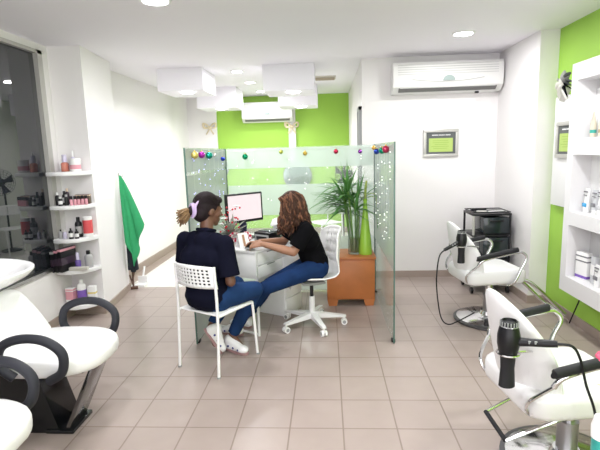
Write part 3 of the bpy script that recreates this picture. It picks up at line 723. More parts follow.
# ------------------------------------------------------------------ desk
DC = V((-.60, 3.68, 0)); DA = math.radians(-28); du = V((math.cos(DA), math.sin(DA), 0)); dv = V((-du.y, du.x, 0))
t = thing('desk', 'white reception desk with side drawers standing in the glass booth', 'desk', (DC.x, DC.y, 0), DA)
DW, DL, DT = .55, .82, .742    # local: x from -DW..0, y from 0..DL
def lb(name, a, c, m, bev=.003, par=None, lab=None):
    b = B(); b.box2(a, c, bev=bev); o = obj(name, b, m, par or t, world=False)
    if lab: o['label'] = lab
    return o
lb('tabletop', (-DW-.005, -.008, DT-.022), (.008, DL, DT), WHITE)
lb('front_panel', (-DW, 0, .50), (0, .018, DT-.022), WHITE)
lb('side_panel', (-DW, .018, .50), (-DW+.018, DL, DT-.022), WHITE)
lb('drawer_box', (-.30, .018, .50), (-.016, DL-.05, DT-.024), WHITE)
for k in range(2):
    for z0, z1 in ((.50, .605), (.611, DT-.026)):
        d = lb('drawer', (-.016, .03+k*.38, z0), (0, .40+k*.38, z1), WPLAST)
        lb('drawer_pull', (0, .16+k*.38, z1-.012), (.006, .27+k*.38, z1-.004), GREYF, .001, d)
lb('pedestal', (-.36, .50, .002), (-.06, DL-.02, .49), WHITE)
for k in range(3): lb('pedestal_drawer', (-.06, .51, .02+k*.158), (-.048, DL-.03, .17+k*.158), WPLAST)
for x in (-DW+.012, -.012):
    b = B(); b.cyl((x, .02, .0), (x, .02, .50), .011); obj('leg', b, WMETAL, t, world=False)
b = B(); b.cyl((-DW+.012, .02, .014), (-.012, .02, .014), .011); obj('foot_bar', b, WMETAL, t, world=False)
b = B(); b.cyl((-DW+.012, DL-.03, .0), (-DW+.012, DL-.03, .50), .011); obj('leg', b, WMETAL, t, world=False)
def DP(x, y, z=DT): return DC+du*x+dv*y+V((0, 0, z))
# monitor
mc = V((-.775, 4.27, 1.035)); mn = V((.70, -.71, .03)).normalized(); mr = V((0, 0, 1)).cross(-mn).normalized()*-1
mr = mn.cross(V((0, 0, 1))).normalized()*-1; mu = mn.cross(mr)*1
if mu.z < 0: mu = -mu
MM = Matrix(((mr.x, mu.x, mn.x, mc.x), (mr.y, mu.y, mn.y, mc.y), (mr.z, mu.z, mn.z, mc.z), (0, 0, 0, 1)))
t = thing('monitor', 'black computer monitor with a blank pale pink lit screen on desk', 'monitor', (mc.x, mc.y, DT))
def mbox(name, c, d, m, bev=.003):
    b = B(); b.box(c, d, bev=bev); bmesh.ops.transform(b.bm, matrix=MM, verts=b.bm.verts); return obj(name, b, m, t)
mbox('bezel', (0, 0, -.012), (.41, .275, .03), BLACK, .006); mbox('screen', (0, .004, .0035), (.37, .232, .002), SCREEN, 0)
b = B(); q = mc-mn*.045; b.box2((q.x-.035, q.y-.015, DT+.01), (q.x+.035, q.y+.015, mc.z), bev=.006); obj('neck', b, mat('navy_plastic', (.01, .015, .05), .35), t)
b = B(); b.lathe([(0, 0), (.11, 0), (.11, .008), (.04, .016), (0, .016)], (q.x, q.y, DT+.001)); obj('base', b, BLACK, t)
# receipt printer box, black tray, white pump pot, flowers, card
p = DP(-.13, .36); t = thing('receipt_printer', 'small black printer with grey front behind the hands on desk', 'printer', p+V((0, 0, .001)), DA-.1)
b = B(); b.box((0, 0, .05), (.19, .15, .10), bev=.01); obj('body', b, BLACK, t, world=False)
b = B(); b.box((0, -.076, .045), (.16, .006, .07), bev=.002); obj('front', b, GREYF, t, world=False)
b = B(); b.box((0, -.079, .045), (.12, .006, .04), bev=.002); obj('paper_slot', b, BLACK, t, world=False)
b = B(); b.box((0, .02, .102), (.17, .09, .006), bev=.002); obj('lid', b, SMOKED, t, world=False)
p = DP(-.075, .58); t = thing('desk_tray', 'flat black tray on the desk beside the white pump pot', 'tray', p+V((0, 0, .001)), DA)
b = B(); b.box((0, 0, .012), (.12, .2, .022), bev=.004); obj('body', b, BLACK, t, world=False)
p = DP(-.20, .62); px_, py_, pz_ = p.x, p.y, DT+.001
t = thing('pump_pot', 'grey-white pot with a slanting white cap beside the monitor', 'pot', (px_, py_, pz_))
b = B(); b.lathe([(0, 0), (.04, 0), (.042, .01), (.036, .12), (0, .12)], (px_, py_, pz_), 18); obj('body', b, mat('pale_grey_ceramic', (.60, .63, .62), .4), t)
b = B(); b.lathe([(0, 0), (.062, 0), (.058, .02), (.025, .055), (0, .06)], (px_, py_, pz_+.122), 18, axis=(-.35, 0, 1)); obj('lid', b, WPLAST, t)
fx, fy = DP(-.42, .20).x, DP(-.42, .20).y
t = thing('christmas_arrangement', 'silvery Christmas arrangement with red berries and checked ribbon beside the monitor', 'flower arrangement', (fx, fy, DT+.001)); random.seed(21)
b = B(); b.lathe([(0, 0), (.045, 0), (.055, .08), (.05, .08), (0, .07)], (fx, fy, DT+.001), 18); obj('pot', b, mat('white_pot', (.75, .75, .75), .4), t)
b = B()
for k in range(60):
    a = random.uniform(0, 2*PI); el = random.uniform(.1, 1.4)
    leaf(b, V((fx, fy, DT+.07)), V((math.cos(a)*math.cos(el), math.sin(a)*math.cos(el), math.sin(el))), random.uniform(.10, .27), .03, .03, 5)
obj('foliage', b, mat('frosted_leaf', (.34, .37, .31), .6, noise=.6, nscale=30), t, 180)
b = B()
for k in range(26):
    a = random.uniform(0, 2*PI); rr = random.uniform(.03, .11); b.ell((fx+rr*math.cos(a), fy+rr*math.sin(a), DT+.10+random.uniform(0, .22)), .009, seg=8, rings=6)
o = obj('berries', b, mat('red_berry', (.55, .01, .03), .3), t); o['kind'] = 'stuff'
for k in range(5):
    a = random.uniform(0, 2*PI); rr = .08; c = V((fx+rr*math.cos(a), fy+rr*math.sin(a)-.02, DT+.13+.05*k)); b = B()
    for j in range(6): leaf(b, c, V((math.cos(j*PI/3), math.sin(j*PI/3), .5)), .05, .03, .01, 4)
    obj('white_flower', b, mat('white_petal', (.75, .74, .74), .6), t, 180)
def check_mat():
    m = mat('red_check_ribbon', (.5, .02, .05), .7); nt = m.node_tree
    tc = nt.nodes.new('ShaderNodeTexCoord'); ck = nt.nodes.new('ShaderNodeTexChecker'); ck.inputs['Scale'].default_value = 45
    ck.inputs[1].default_value = (.45, .01, .05, 1); ck.inputs[2].default_value = (.8, .72, .72, 1)
    nt.links.new(tc.outputs['Object'], ck.inputs[0]); nt.links.new(ck.outputs[0], nt.nodes['Principled BSDF'].inputs['Base Color']); return m
CHK = check_mat(); b = B(); c = V((fx+.10, fy-.05, DT+.065))
for s in (-1, 1): b.tube([c, c+V((s*.05, -.01, .035)), c+V((s*.085, -.01, .0)), c+V((s*.05, -.01, -.03)), c], [.01, .022, .026, .022, .01], 8, smooth=4, flat=.6)
b.ell(c+V((0, -.015, 0)), .018); obj('ribbon', b, CHK, t)
p = DP(-.20, .09); t = thing('price_card', 'white folded card standing on the desk near the hands', 'card', p+V((0, 0, .001)), DA-.5)
for s in (-1, 1):
    b = B(); b.box((s*.028, 0, .062), (.002, .09, .132), Euler((0, s*-.42, 0))); obj('leaf', b, WPLAST, t, world=False)
b = B(); b.box((.033, 0, .065), (.002, .02, .10), Euler((0, -.42, 0))); plabel(obj('stripe', b, mat('brown_stripe', (.40, .22, .12), .5), t, world=False), 'brown stripe on the card')
p = DP(-.06, .055); t = thing('phone', 'dark phone held between the long-haired woman and the desk top', 'phone', p+V((0, 0, .024)), DA+.4)
b = B(); b.box((-.02, 0, .006), (.075, .14, .009), Euler((.12, 0, 0)), bev=.004); obj('case', b, GREYF, t, world=False)
b = B(); b.box((-.02, 0, .0115), (.066, .125, .001), Euler((.12, 0, 0))); obj('screen', b, SMOKED, t, world=False)

# ------------------------------------------------------------------ perforated white chair (visitor)
def perf(fn, nh, nv, mu=.35, border=.09, thick=.006):
    """sheet with nh x nv square holes, fn(u,v)->point"""
    us = [0, border*.5]; 
    def lines(n, bd):
        L = [0.]; step = (1-2*bd)/n
        for k in range(n):
            a = bd+step*k; L += [a+step*(.5-mu*.75), a+step*(.5+mu*.75)]
        return L+[1.]
    return lines(nh, border), lines(nv, border*1.4)
def perf_sheet(name, fn, nh, nv, m, parent, thick=.006, mu=.38, border=.09, extra_v=None):
    us, vs = perf(fn, nh, nv, mu, border)
    b = B(); b.grid(fn, 0, 0, skip=lambda i, j: i % 2 == 1 and j % 2 == 1, us=us, vs_=vs)
    o = obj(name, b, m, parent, 60, world=False); sd = o.modifiers.new('t', 'SOLIDIFY'); sd.thickness = thick; sd.offset = 0
    return o
def make_visitor_chair(label, loc, rz):
    t = thing('visitor_chair', label, 'chair', loc, rz, 'white perforated chairs')   # local +y is forward
    W = .19
    for s in (-1, 1):
        b = B(); b.tube([(s*W, -.225, 0), (s*W*.99, -.20, .45), (s*W*.97, -.205, .79)], .0105, 10, smooth=4); obj('rear_leg', b, WMETAL, t, world=False)
        b = B(); b.tube([(s*W*.98, .225, 0), (s*W*.98, .19, .40), (s*W*.98, .17, .425), (s*W*.98, .13, .432), (s*W*.98, -.20, .435)], .0105, 10, smooth=3); obj('front_leg', b, WMETAL, t, world=False)
        for y in (-.225, .225):
            b = B(); b.cyl((s*W, y, 0), (s*W, y, .012), .013); obj('foot_cap', b, GREYF, t, world=False)
    b = B(); b.box2((-W, -.19, .432), (W, .20, .447), bev=.007); obj('seat', b, WPLAST, t, world=False)
    def f(u, v):
        x = (u-.5)*2; hw = W+.004-.012*v
        return V((x*hw, -.198-.018*v-.055*(1-x*x)+.012, .635+.165*v-.012*x*x*v))
    perf_sheet('backrest', f, 10, 5, WPLAST, t, .007)
    return t
vca = math.atan2(.88, .48)-PI/2
VCX, VCY = -.835, 3.245
make_visitor_chair('white perforated chair under the person in the navy shirt', (VCX, VCY, 0), vca)
make_visitor_chair('white perforated chair alone in the back room, behind the booth', (-.05, 7.15, 0), 2.2)

# ------------------------------------------------------------------ swivel chair
SX, SY = -.155, 3.95; sa = math.atan2(-.33, -.94)
t = thing('swivel_chair', 'white plastic swivel chair under the long-haired woman', 'office chair', (SX, SY, 0), sa)  # local +x forward
for k in range(5):
    a = k*2*PI/5+.35; d = V((math.cos(a), math.sin(a), 0))
    b = B(); q = V((-d.y, d.x, 0)); hw0, hw1 = .026, .018
    vs = []
    for f, hw, z0, z1 in ((.02, .03, .075, .125), (.30, .018, .07, .085)):
        for s in (-1, 1):
            for z in (z0, z1): vs.append(d*f+q*s*hw+V((0, 0, z)))
    b.geom(vs, [(0, 1, 3, 2), (4, 6, 7, 5), (0, 4, 5, 1), (2, 3, 7, 6), (1, 5, 7, 3), (0, 2, 6, 4)]); sp_ = obj('base_arm', b, WMETAL, t, world=False)
    b = B(); c = d*.285
    for s in (-1, 1): b.cyl(c+q*s*.006+V((0, 0, .027)), c+q*s*.024+V((0, 0, .027)), .027, seg=18)
    b.cyl(c+V((0, 0, .03)), c+V((0, 0, .075)), .009); obj('caster', b, WPLAST, t, world=False)
    b = B()
    for s in (-1, 1): b.cyl(c+q*s*.024+V((0, 0, .027)), c+q*s*.0255+V((0, 0, .027)), .016, seg=14)
    obj('caster_hub', b, GREYF, t, world=False)
b = B(); b.cyl((0, 0, .07), (0, 0, .27), .026); obj('column', b, WMETAL, t, world=False)
b = B(); b.cyl((0, 0, .27), (0, 0, .40), .016); plabel(obj('piston', b, BLACK, t, world=False), 'black gas piston')
b = B(); b.box((0, 0, .405), (.2, .2, .022), bev=.005); obj('seat_plate', b, GREYF, t, world=False)
prof = [(.24, .415), (.22, .44), (.15, .450), (.05, .440), (-.06, .432), (-.14, .442), (-.195, .485), (-.225, .55), (-.24, .64), (-.255, .76), (-.262, .85), (-.268, .885)]
def shell(u, v):
    f = v*(len(prof)-1); i = min(int(f), len(prof)-2); a = f-i
    x = prof[i][0]*(1-a)+prof[i+1][0]*a; z = prof[i][1]*(1-a)+prof[i+1][1]*a
    s = (u-.5)*2; back = max(0, min(1, (v-.5)/.25)); hw = .225-.03*max(0, v-.8)/.2*(1)-.02*max(0, .15-v)/.15
    x += .09*back*s*s; z += (1-back)*.045*s*s*(1 if v > .1 else v/.1)
    if v > .9: z -= .05*abs(s)**4
    return V((x, s*hw, z))
us = [(i+(.28 if 3 <= i <= 19 and i % 2 else 0)*1)/22 for i in range(23)]; vs_ = [(i+(.25 if 19 <= i <= 28 and i % 2 else 0))/30 for i in range(31)]
b = B(); b.grid(shell, 0, 0, skip=lambda i, j: 19 <= j <= 27 and 3 <= i <= 18 and i % 2 == 1 and j % 2 == 1, us=us, vs_=vs_)
o = obj('seat_shell', b, WPLAST, t, 60, world=False); sd = o.modifiers.new('t', 'SOLIDIFY'); sd.thickness = .012; sd.offset = 0

# ------------------------------------------------------------------ styling chairs
def make_styling(label, loc, rz, ring, ux, bar=False):
    t = thing('styling_chair', label, 'salon chair', loc, rz, 'white styling chairs')   # local +x forward
    b = B(); b.lathe([(0, 0), (.28, 0), (.295, .008), (.295, .022), (.27, .03)], seg=48); plabel(obj('base_rim', b, DISCRIM, t, world=False), 'dark rim of the base')
    b = B(); b.lathe([(.272, .028), (.268, .031), (.12, .045), (.075, .06), (.06, .09), (0, .09)], seg=48); obj('base_disc', b, CHROME, t, world=False)
    b = B(); b.cyl((0, 0, .07), (0, 0, .24), .047, seg=24); obj('post_sleeve', b, STEEL, t, world=False)
    b = B(); b.cyl((0, 0, .22), (0, 0, .37), .030, seg=24); obj('piston', b, CHROME, t, world=False)
    b = B(); b.box((0, 0, .375), (.30, .26, .02), bev=.004); obj('seat_plate', b, STEEL, t, world=False)
    UX = ux
    # seat cushion
    def rr(w, d, r, n=6):
        out = []
        for cx, cy, a0 in ((d-r, w-r, 0), (-d+r, w-r, PI/2), (-d+r, -w+r, PI), (d-r, -w+r, 1.5*PI)):
            for k in range(n+1): a = a0+k*PI/2/n; out.append((cx+r*math.cos(a), cy+r*math.sin(a)))
        return out
    b = B(); b.prism(rr(.25, .265, .10), .388, .505, Matrix.Translation((UX, 0, 0)), bev=.035); obj('seat', b, WLEATH, t, world=False, ang=50)
    # wrap-around backrest
    R0 = .29; nU = 32
    def backpt(u, side, v):
        s = (u-.5)*2; ph = s*.95
        r = R0+(.028 if side else -.028)*math.sin(PI*min(1, max(.0, .12+.76*v)))**.5*(1-abs(s)**6*.6)
        top = .575+.335*max(0, math.cos(s*PI/2))**.62; bot = .43-.02*(1-s*s)
        z = bot+(top-bot)*v; lean = .10*max(0, (z-.45))/.45
        return V((UX-math.cos(ph)*r*1.0+.06-lean*math.cos(ph), math.sin(ph)*r*.92, z))
    b = B(); nv = 10; vs = []
    for u in range(nU+1):
        for k in range(nv+1): vs.append(backpt(u/nU, 1, k/nv))
        for k in range(nv, -1, -1): vs.append(backpt(u/nU, 0, k/nv))
    m_ = 2*(nv+1); fs = [(u*m_+k, u*m_+(k+1) % m_, (u+1)*m_+(k+1) % m_, (u+1)*m_+k) for u in range(nU) for k in range(m_)]
    fs += [tuple(range(m_)), tuple(nU*m_+k for k in range(m_))]
    b.geom(vs, fs); o = obj('backrest', b, WLEATH, t, world=False, ang=60)
    md = o.modifiers.new('s', 'SUBSURF'); md.levels = 1; md.render_levels = 1
    for s in (-1, 1):
        y = s*.285
        b = B(); b.tube([(UX-.20, y*.95, .57), (UX-.15, y, .625), (UX+.11, y, .675), (UX+.175, y, .665), (UX+.20, y, .62), (UX+.16, y, .53), (.06, y*.96, .41), (.0, y*.6, .382)], .0125, 10, smooth=5); obj('arm_frame', b, CHROME, t, world=False)
        b = B(); b.tube([(UX-.205, y, .632), (UX-.18, y, .64), (UX+.10, y, .692), (UX+.12, y, .694)], [.019, .026, .026, .020], 12, smooth=3, flat=.8); plabel(obj('arm_pad', b, BLACKR, t, world=False), 'black ribbed arm pad')
        b = B(); b.tube([(UX-.20, y*.95, .57), (UX-.27, y*.75, .47), (UX-.2, y*.62, .385), (.0, y*.5, .378)], .009, 8, smooth=5); obj('back_bracket', b, CHROME, t, world=False)
    # chrome footrest
    b = B(); b.tube([(.18, -.11, .39), (.31, -.13, .36), (.60, -.14, .09), (.625, -.12, .07), (.625, .12, .07), (.60, .14, .09), (.31, .13, .36), (.18, .11, .39)], .016, 10, smooth=5); obj('footrest', b, CHROME, t, world=False)
    # ring bracket for the dryer behind the back
    ca, sa_ = math.cos(rz), math.sin(rz); dx, dy = ring[0]-loc[0], ring[1]-loc[1]; lx, ly, lz = dx*ca+dy*sa_, -dx*sa_+dy*ca, ring[2]
    rr_ = .0475*ring[3]
    b = B(); b.tube([(lx+rr_*math.cos(a*PI/12), ly+rr_*math.sin(a*PI/12), lz) for a in range(24)], .0045, 6, closed=True); b.tube([(lx+rr_, ly, lz), (lx+.09, ly+.01, lz-.005), (UX-.16, ly+.03, lz-.02)], .005, 6)
    obj('dryer_ring', b, CHROME, t, world=False)
    if bar:
        b = B(); b.tube([(-.02, .11, .365), (-.15, .12, .335), (-.36, .10, .25)], .008, 8); b.tube([(-.02, -.13, .365), (-.12, -.13, .335), (-.36, -.09, .22)], .008, 8); obj('pump_bar', b, CHROME, t, world=False)
        b = B(); b.tube([(-.36, .10, .25), (-.36, -.09, .22)], .011, 8); plabel(obj('pump_bar_grip', b, BLACKR, t, world=False), 'black grip of the pump bar')
    return t
TH = math.radians(8)
RG1 = (1.092, 3.78, .735, .86); RG2 = (.740, 1.86, .690, .92)      # dryer ring: position and size
SC1 = (1.42, 4.05, 0); SC2 = (1.13, 2.10, 0)
make_styling('white styling chair on chrome base, farther, facing the green wall', SC1, TH, RG1, -.04)
make_styling('white styling chair nearest the viewer at bottom right', SC2, TH, RG2, -.07, True)
def dryer(ring, dirh, label, cable):
    """hangs nozzle-down through the ring of a styling chair; world coordinates"""
    c = V(ring[:3]); sz = ring[3]
    t = thing('hair_dryer', label, 'hair dryer', (c.x, c.y, c.z-.2*sz), group='black hair dryers in chair rings')
    ax_ = V((0, 0, 1)); k = sz
    b = B(); b.lathe([(0, -.02*k), (.034*k, -.02*k), (.042*k, .012*k), (.049*k, .045*k), (.049*k, .085*k), (.042*k, .120*k), (.037*k, .128*k), (.037*k, .15*k), (.031*k, .155*k), (.028*k, .145*k), (0, .145*k)], c, 28); obj('body', b, BLACK, t)
    b = B()
    for i in range(18): a = i*PI/9; b.box(c+V((.0375*k*math.cos(a), .0375*k*math.sin(a), .140*k)), (.004, .004, .022*k))
    plabel(obj('rear_grille', b, GREYF, t), 'grey ribbed intake grille')
    b = B(); b.lathe([(.0375*k, .126*k), (.0395*k, .128*k), (.0375*k, .131*k)], c, 28); obj('grille_ring', b, STEEL, t)
    b = B(); b.lathe([(0, -.16*k), (.030*k, -.165*k), (.036*k, -.16*k), (.031*k, -.07*k), (.033*k, -.02*k), (0, -.02*k)], c, 20)
    for v in b.bm.verts: v.co.y = c.y+(v.co.y-c.y)*(1 if v.co.z > c.z-.05*k else .7)
    obj('nozzle', b, BLACKR, t)
    d = V(dirh).normalized(); p0 = c+V((0, 0, .055*k)); p1 = p0+d*.195*k
    b = B(); b.tube([p0+d*.03*k, p0+d*.09*k, p0+d*.16*k, p1], [.021*k, .018*k, .017*k, .014*k], 12); h = obj('handle', b, BLACK, t)
    b = B()
    for f in (.08, .105): b.box(p0+d*f*k+V((0, -.016*k, .006*k)), (.012*k, .008*k, .014*k), bev=.002)
    obj('switch', b, GREYF, h)
    b = B(); b.tube([p1-d*.01]+[p1+V(q) for q in cable], .0055 if k < 1.05 else .006, 8, smooth=8); plabel(obj('cable', b, BLACK, t), 'black cable')
    return t
dryer(RG1, (-.92, -.25, -.42), 'black hair dryer hanging behind the farther styling chair, cable to the floor',
      [(-.05, -.04, -.05), (-.07, -.05, -.25), (-.04, -.02, -.48), (.01, .06, -.62), (.06, .05, -.655), (.15, .12, -.66), (.32, .20, -.61)])
dryer(RG2, (.86, -.50, .14), 'black hair dryer hanging behind the nearest styling chair, cable over its seat',
      [(.05, -.01, -.005), (.085, -.01, -.06), (.115, -.01, -.17), (.15, -.02, -.28), (.17, -.03, -.45), (.19, -.03, -.66), (.24, .0, -.745), (.34, .05, -.753)])

# ------------------------------------------------------------------ black trolley
t = thing('salon_trolley', 'black salon trolley with smoked drawers by the white pillar', 'trolley', (1.69, 4.98, 0)); TX0, TX1, TY0, TY1 = 1.51, 1.88, 4.82, 5.14
for x in (TX0, TX1):
    for y in (TY0, TY1):
        b = B(); b.cyl((x, y, .07), (x, y, .84), .012, seg=10); obj('post', b, (SILVER if (x == TX0 and y == TY0) else BLACK), t)
        b = B(); b.cyl((x-.012, y, .033), (x+.012, y, .033), .032, seg=16); b.cyl((x, y, .03), (x, y, .075), .008); obj('caster', b, BLACK, t)
for z in (.10, .36, .62, .84):
    b = B(); b.box2((TX0-.012, TY0-.012, z-.012), (TX1+.012, TY1+.012, z+.012), bev=.006); obj('shelf', b, BLACK, t)
for k, (z0, z1) in enumerate(((.12, .34), (.38, .60), (.64, .81))):
    b = B(); b.box2((TX0+.10, TY0-.008, z0), (TX1-.01, TY1-.02, z1), bev=.006); d = obj('drawer', b, SMOKED, t)
    b = B(); b.box2((TX0+.16, TY0-.022, z1-.045), (TX1-.07, TY0-.008, z1-.028), bev=.003); obj('drawer_pull', b, BLACK, d)
b = B(); b.tube([(TX0, TY0, .865), (TX0, TY1, .865), (TX1, TY1, .865), (TX1, TY0, .865)], .006, 8, closed=True)
obj('rail', b, BLACK, t)
lbt = ['white comb lying on top of the black trolley', 'silver scissors case on top of the black trolley', 'black brush on top of the black trolley']
b = B(); b.box((1.78, 4.96, .858), (.17, .03, .008), Euler((0, 0, .2)), bev=.002); solo('comb', b, WPLAST, lbt[0], 'comb')
b = B(); b.box((1.62, 4.92, .862), (.10, .05, .016), Euler((0, 0, -.3)), bev=.004); solo('tool_case', b, SILVER, lbt[1], 'case')
t = thing('hair_brush', lbt[2], 'brush', (1.58, 5.05, .853)); b = B(); b.cyl((1.55, 5.05, .868), (1.62, 5.06, .868), .014); obj('head', b, BLACKR, t); b = B(); b.cyl((1.62, 5.06, .866), (1.72, 5.075, .862), .007); obj('handle', b, BLACK, t)

# ------------------------------------------------------------------ backwash chairs and basin on the left
def make_backwash(label, loc, group='white backwash chairs'):
    t = thing('backwash_chair', label, 'salon chair', loc, 0, group)     # local +x forward
    def outline(n=28):
        out = []
        for k in range(n):
            a = 2*PI*k/n; c, s = math.cos(a), math.sin(a); e = .70
            out.append((.31*math.copysign(abs(c)**e, c)+.015, .27*math.copysign(abs(s)**e, s)*(1-.10*max(0, c))))
        return out
    b = B(); b.prism(outline(), .405, .505, bev=.035); o = obj('seat', b, WLEATH, t, world=False, ang=60)
    b = B(); n = 20; vs = []; 
    for k in range(9):
        f = k/8; z = .44+.34*f; x = -.17-.20*f
        hw = .255*(1-.24*f**3); th = .045
        for j in range(n):
            a = 2*PI*j/n; c, s = math.cos(a), math.sin(a)
            e = .5; vs.append((x+th*math.copysign(abs(c)**e, c)*(1 if k not in (0, 8) else .4), hw*math.copysign(abs(s)**e, s)*(1 if k not in (0, 8) else .92), z+(.02*c if k else 0)))
    fs = [(k*n+j, k*n+(j+1) % n, (k+1)*n+(j+1) % n, (k+1)*n+j) for k in range(8) for j in range(n)]+[tuple(range(n)), tuple(8*n+j for j in range(n))]
    b.geom(vs, fs); o = obj('backrest', b, WLEATH, t, world=False, ang=60); md = o.modifiers.new('s', 'SUBSURF'); md.levels = 1; md.render_levels = 1
    for s in (-1, 1):
        y = s*.295
        b = B(); b.tube([(-.06, y*.96, .43), (-.125, y, .50), (-.105, y, .60), (.0, y*1.02, .648), (.13, y*1.02, .640), (.215, y*1.0, .57), (.20, y*.97, .465), (.12, y*.93, .41)], .024, 12, smooth=6); plabel(obj('armrest', b, GREYARM, t, world=False), 'dark looped armrest')
    # black box base and slanted steel leg
    b = B(); b.prism([(-.30, .0), (.02, .0), (.02, .03), (-.08, .385), (-.34, .385)], -.10, .12, Matrix(((1, 0, 0, 0), (0, 0, 1, 0), (0, 1, 0, 0), (0, 0, 0, 1)))); obj('base', b, mat('glossy_black', (.008, .009, .011), .12), t, world=False)
    b = B(); b.box((.03, 0, .012), (.16, .22, .022), bev=.003); obj('foot_plate', b, MATS['glossy_black'], t, world=False)
    b = B(); q0, q1 = V((.07, 0, .02)), V((.25, 0, .40)); d = (q1-q0); ang = math.atan2(d.x, d.z)
    b.box((q0+q1)/2, (.022, .20, d.length), Euler((0, ang, 0)), bev=.003); plabel(obj('slanted_leg', b, mat('dark_chrome', (.20, .19, .19), .12, metal=.9), t, world=False), 'glossy slanted front leg')
    b = B(); b.box((-.02, 0, .397), (.50, .30, .016), bev=.003); obj('seat_frame', b, BLACK, t, world=False)
    return t
make_backwash('white backwash chair with dark loop arms, fully in view at left', (-1.57, 2.42, 0))
make_backwash('white backwash chair cut off at the bottom left corner', (-1.555, 1.57, 0))
t = thing('wash_basin', 'white hair washing basin behind the left backwash chair', 'basin', (-2.22, 2.45, 0))
def basin_ring(r, z, n=40):
    out = []
    for k in range(n):
        a = 2*PI*k/n; c, s = math.cos(a), math.sin(a); e = .8
        out.append(V((-2.06+.33*r*math.copysign(abs(c)**e, c), 2.45+.27*r*math.copysign(abs(s)**e, s), z-.02*c*r)))
    return out
b = B(); vs = []; n = 40
for r, z in ((.35, .80), (.62, .835), (.90, .885), (1.0, .92), (1.0, .932), (.95, .936), (.86, .92), (.75, .885), (.3, .83), (.02, .825)): vs += basin_ring(r, z, n)
fs = [(k*n+j, k*n+(j+1) % n, (k+1)*n+(j+1) % n, (k+1)*n+j) for k in range(9) for j in range(n)]+[tuple(range(n)), tuple(9*n+j for j in range(n))]
b.geom(vs, fs); obj('bowl', b, mat('white_ceramic', (.86, .86, .86), .12), t, 60)
b = B(); b.box2((-2.38, 2.28, 0), (-2.14, 2.62, .81), bev=.01); obj('pedestal', b, MATS['glossy_black'], t)
b = B(); b.tube([(-2.44, 2.45, .92), (-2.44, 2.45, 1.0), (-2.38, 2.45, 1.03), (-2.3, 2.45, 1.0)], .012, 8, smooth=5); obj('tap', b, CHROME, t)

# ------------------------------------------------------------------ foreground corner: table edge, teal bottle, pink flowers
t = thing('side_table', 'pale wooden table top edge at the bottom right corner', 'table', (.86, 1.02, 0))
b = B(); b.box2((.62, .80, .60), (1.10, 1.245, .625), bev=.004); obj('tabletop', b, BEIGE, t)
for x in (.65, 1.07):
    for y in (.83, 1.215): b = B(); b.box2((x-.02, y-.02, 0), (x+.02, y+.02, .60)); obj('leg', b, BEIGE, t)
bx_, by_ = .718, 1.17
t = thing('lotion_bottle', 'teal bottle with a big white cap at the lower right edge', 'bottle', (bx_, by_, .626))
b = B(); b.lathe([(0, 0), (.020, 0), (.022, .01), (.022, .14), (0, .14)], (bx_, by_, .626), 20); obj('body', b, mat('teal_lotion', (.03, .32, .28), .3, noise=.5, nscale=40), t)
b = B(); b.lathe([(0, .14), (.024, .14), (.025, .17), (.018, .20), (0, .205)], (bx_, by_, .626), 20); obj('lid', b, WPLAST, t)
random.seed(31); fx2, fy2 = .735, 1.15
t = thing('pink_flowers', 'bunch of pink artificial roses at the right edge behind the teal bottle', 'flowers', (.762, 1.12, .626))
b = B(); b.lathe([(0, 0), (.03, 0), (.036, .1), (.03, .16), (.026, .16), (0, .03)], (.765, 1.12, .626), 18); obj('vase', b, mat('rose_glass', (.55, .30, .32), .2), t)
for k, (dx, dy, dz) in enumerate(((0, 0, .0), (.012, .0, .035), (.045, .0, .01), (.055, .01, .05), (.02, .01, .07), (.08, 0, .03))):
    c = V((fx2-.046+dx, fy2-.01+dy, 1.01+dz)); b = B()
    b.tube([V((.765, 1.12, .75)), V((.75, 1.13, .91)), c], .003, 6, smooth=4); s_ = obj('stem', b, STALK, t)
    b = B()
    for j in range(9):
        a = j*2.4; q = c+V((math.cos(a)*.010*(j/9+.3), math.sin(a)*.010*(j/9+.3), .006-.0015*j)); b.ell(q, (.011, .011, .008), seg=10, rings=6)
    obj('rose', b, mat('pink_petal', (.78, .11, .20), .6, noise=.25, nscale=80), s_)
b = B()
for j in range(5): leaf(b, V((.75, 1.13, .90)), V((math.cos(j*1.3), math.sin(j*1.3), .6)), .08, .03, .02, 5)
o = obj('foliage', b, mat('ochre_leaf', (.45, .33, .08), .6), t, 180)

# ------------------------------------------------------------------ people
def hand(b, w, d, palm, thumb, curl=.5, s=1.):
    """w wrist, d finger direction, palm = palm normal, thumb = side of the thumb"""
    d = V(d).normalized(); palm = V(palm); palm = (palm-d*palm.dot(d)).normalized(); th = d.cross(palm).normalized()
    if th.dot(V(thumb)) < 0: th = -th
    w = V(w)
    for k in range(4):
        o = (1.5-k)*.019*s; b.cap(w+d*.005+th*o*.6, w+d*.085*s+th*o, .013*s, .0115*s, 1)
    for k, L in enumerate((.068, .076, .070, .055)):
        o = (1.5-k)*.0205*s; p = w+d*.088*s+th*o; a = .15
        for seg, (f, r) in enumerate(((.45, .0092), (.32, .0085), (.23, .0075))):
            a += curl*(.45, .75, .5)[seg]; q = p+(d*math.cos(a)+palm*math.sin(a))*L*s*f
            b.cap(p, q, r*s, r*s*.93, 1); p = q
    p = w+d*.022*s+th*.024*s; q = p+(d*.55+th*.75+palm*.25).normalized()*.042*s; b.cap(p, q, .0135*s, .011*s, 1)
    q2 = q+(d*.85+th*.25+palm*.4).normalized()*.034*s; b.cap(q, q2, .0105*s, .0085*s, 1)
